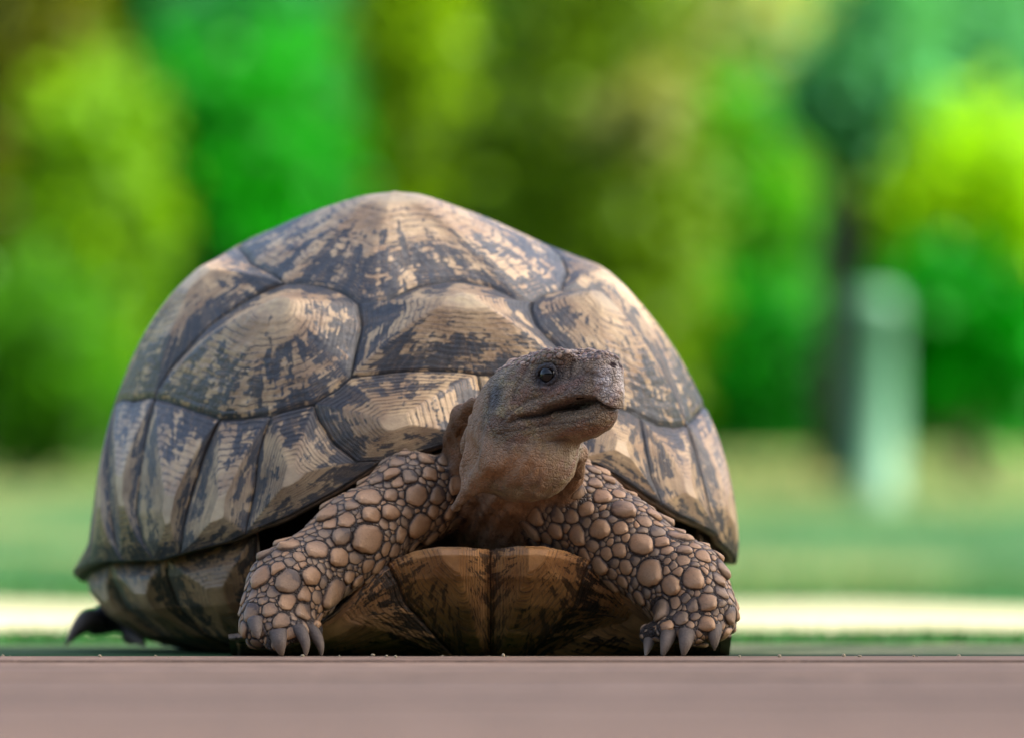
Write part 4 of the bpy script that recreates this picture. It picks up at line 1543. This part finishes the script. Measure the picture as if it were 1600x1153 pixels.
# tall hedge closing the garden
hedge = empty('tall_hedge', (0, 31, float(terrain(np.array([34.5]))[0]) - .02))
tag(hedge, 'tall dense green hedge closing the garden behind all the trees', 'hedge')
n = 56000
p_ = np.stack([rng.uniform(-17, 17, n), 30.7 + rng.uniform(0, 1.2, n) ** 1.3, rng.uniform(.1, 6.2, n)], 1)
p_[:, 1] += .25 * np.sin(p_[:, 0] * 2.1) * np.cos(p_[:, 2] * 1.7)
d = rng.normal(size=(n, 3)); d /= np.linalg.norm(d, axis=1)[:, None]
e = np.cross(d, rng.normal(size=(n, 3))); e /= np.linalg.norm(e, axis=1)[:, None]
s = .20 * rng.uniform(.6, 1.3, n)[:, None]
V_ = np.stack([p_, p_ + d * s * .5 + e * s * .33, p_ + d * s, p_ + d * s * .5 - e * s * .33], 1).reshape(-1, 3)
o = mesh_obj('foliage', V_, np.arange(n * 4).reshape(-1, 4), leaf_material('hedge_leaf', (.02, .20, .004), .5), hedge, smooth=False)
attr(o, 'rnd', np.repeat(.5 + .5 * np.sin(p_[:, 0] * 1.9 + 3 * np.sin(p_[:, 2])) * rng.random(n), 4), 'FLOAT')
# twiggy inside of the hedge
v = [(-17, 31.9, .0), (17, 31.9, .0), (17, 31.9, 6.2), (-17, 31.9, 6.2), (-17, 32.3, .0), (17, 32.3, .0), (17, 32.3, 6.2), (-17, 32.3, 6.2)]
mesh_obj('stems', v, [[0, 1, 2, 3], [5, 4, 7, 6], [4, 0, 3, 7], [1, 5, 6, 2], [3, 2, 6, 7], [4, 5, 1, 0]], M_dbark, hedge, smooth=False)

# unseen tree added beside the boards so that its crown shades them
hx, hy = sin(SUN_AZ) / math.tan(SUN_EL), cos(SUN_AZ) / math.tan(SUN_EL)
cz = 3.3
cc = np.array([hx * cz, -.80 + hy * cz, cz])
shade = empty('added_shade_tree', (cc[0] + 1.1, cc[1] - .2, -.03))
tag(shade, 'unseen broad leafy tree added to shade the wooden boards', 'tree')
b0 = np.array(shade.location)
pts = [b0, b0 + (.0, .02, .8), b0 + (-.1, .0, 1.6), b0 + (-.35, .05, 2.3), cc + (.3, 0, -.2)]
parts = [tube(pts, [.13, .11, .095, .075, .03], 12)]
for k in range(9):
    a = k * 2 * pi / 9
    parts.append(tube([pts[3], (pts[3] + cc) / 2 + np.array([cos(a) * .5, sin(a) * .4, .1]), cc + np.array([cos(a) * 1.3, sin(a) * 1.0, .1])], [.045, .03, .01], 7))
v, f = join(parts)
mesh_obj('trunk', v, f, M_bark, shade)
foliage('foliage', shade, cc, np.array([1.9, 1.25, .55]), 26000, .11, leaf_material('canopy_leaf', (.04, .12, .02), .35), 110, .34)

# unseen hedge added behind the photographer to cut off the low sky
back = empty('sky_block_hedge', (0, -8.5, -.03))
tag(back, 'long dark hedge added unseen behind the viewpoint to block the low sky', 'hedge')
n = 9000
p_ = np.stack([rng.uniform(-14, 14, n), -8.5 + rng.uniform(0, .5, n), rng.uniform(0, 3.3, n)], 1)
d = rng.normal(size=(n, 3)); d /= np.linalg.norm(d, axis=1)[:, None]
e = np.cross(d, rng.normal(size=(n, 3))); e /= np.linalg.norm(e, axis=1)[:, None]
s = .30 * rng.uniform(.6, 1.3, n)[:, None]
V_ = np.stack([p_, p_ + d * s * .5 + e * s * .33, p_ + d * s, p_ + d * s * .5 - e * s * .33], 1).reshape(-1, 3)
o = mesh_obj('foliage', V_, np.arange(n * 4).reshape(-1, 4), leaf_material('clipped_leaf', (.035, .075, .018), .25), back, smooth=False)
attr(o, 'rnd', np.repeat(rng.random(n), 4), 'FLOAT')
v = [(-14, -9.6, -.03), (14, -9.6, -.03), (14, -9.6, 3.2), (-14, -9.6, 3.2), (-14, -8.7, -.03), (14, -8.7, -.03), (14, -8.7, 3.2), (-14, -8.7, 3.2)]
mesh_obj('stems', v, [[1, 0, 3, 2], [4, 5, 6, 7], [0, 4, 7, 3], [5, 1, 2, 6], [2, 3, 7, 6], [5, 4, 0, 1]], M_dbark, back, smooth=False)

# pale post
g = NT('pale_paint')
oc = g.objco()
M_post = g.principled(g.mix(g.noise(oc, 9, 4), (.055, .175, .085), (.035, .12, .06)), .6, g.bump(g.noise(oc, 60, 3), .3, .004))
pb = PD(1366, 780, 17.0)
gz = float(terrain(np.array([17.0]))[0]) - .02
post = empty('garden_post', (pb[0], pb[1], gz))
tag(post, 'short pale grey green round post standing on the lawn at the right', 'post')
zt_ = PD(1366, 455, 17)[2]
prof = [(.078, gz - .05), (.078, gz + .03), (.070, gz + .035), (.068, zt_ - .06), (.072, zt_ - .055), (.072, zt_ - .03), (.060, zt_ - .012), (.03, zt_ - .002), (.003, zt_)]
V_, F_ = [], []
for r, z_ in prof:
    for j in range(24):
        r2 = r * .85
        V_.append((pb[0] + r2 * cos(j * pi / 12), pb[1] + r2 * sin(j * pi / 12), z_))
for i in range(len(prof) - 1):
    for j in range(24):
        F_.append([i * 24 + j, i * 24 + (j + 1) % 24, i * 24 + 24 + (j + 1) % 24, i * 24 + 24 + j])
mesh_obj('shaft', V_, F_, M_post, post)
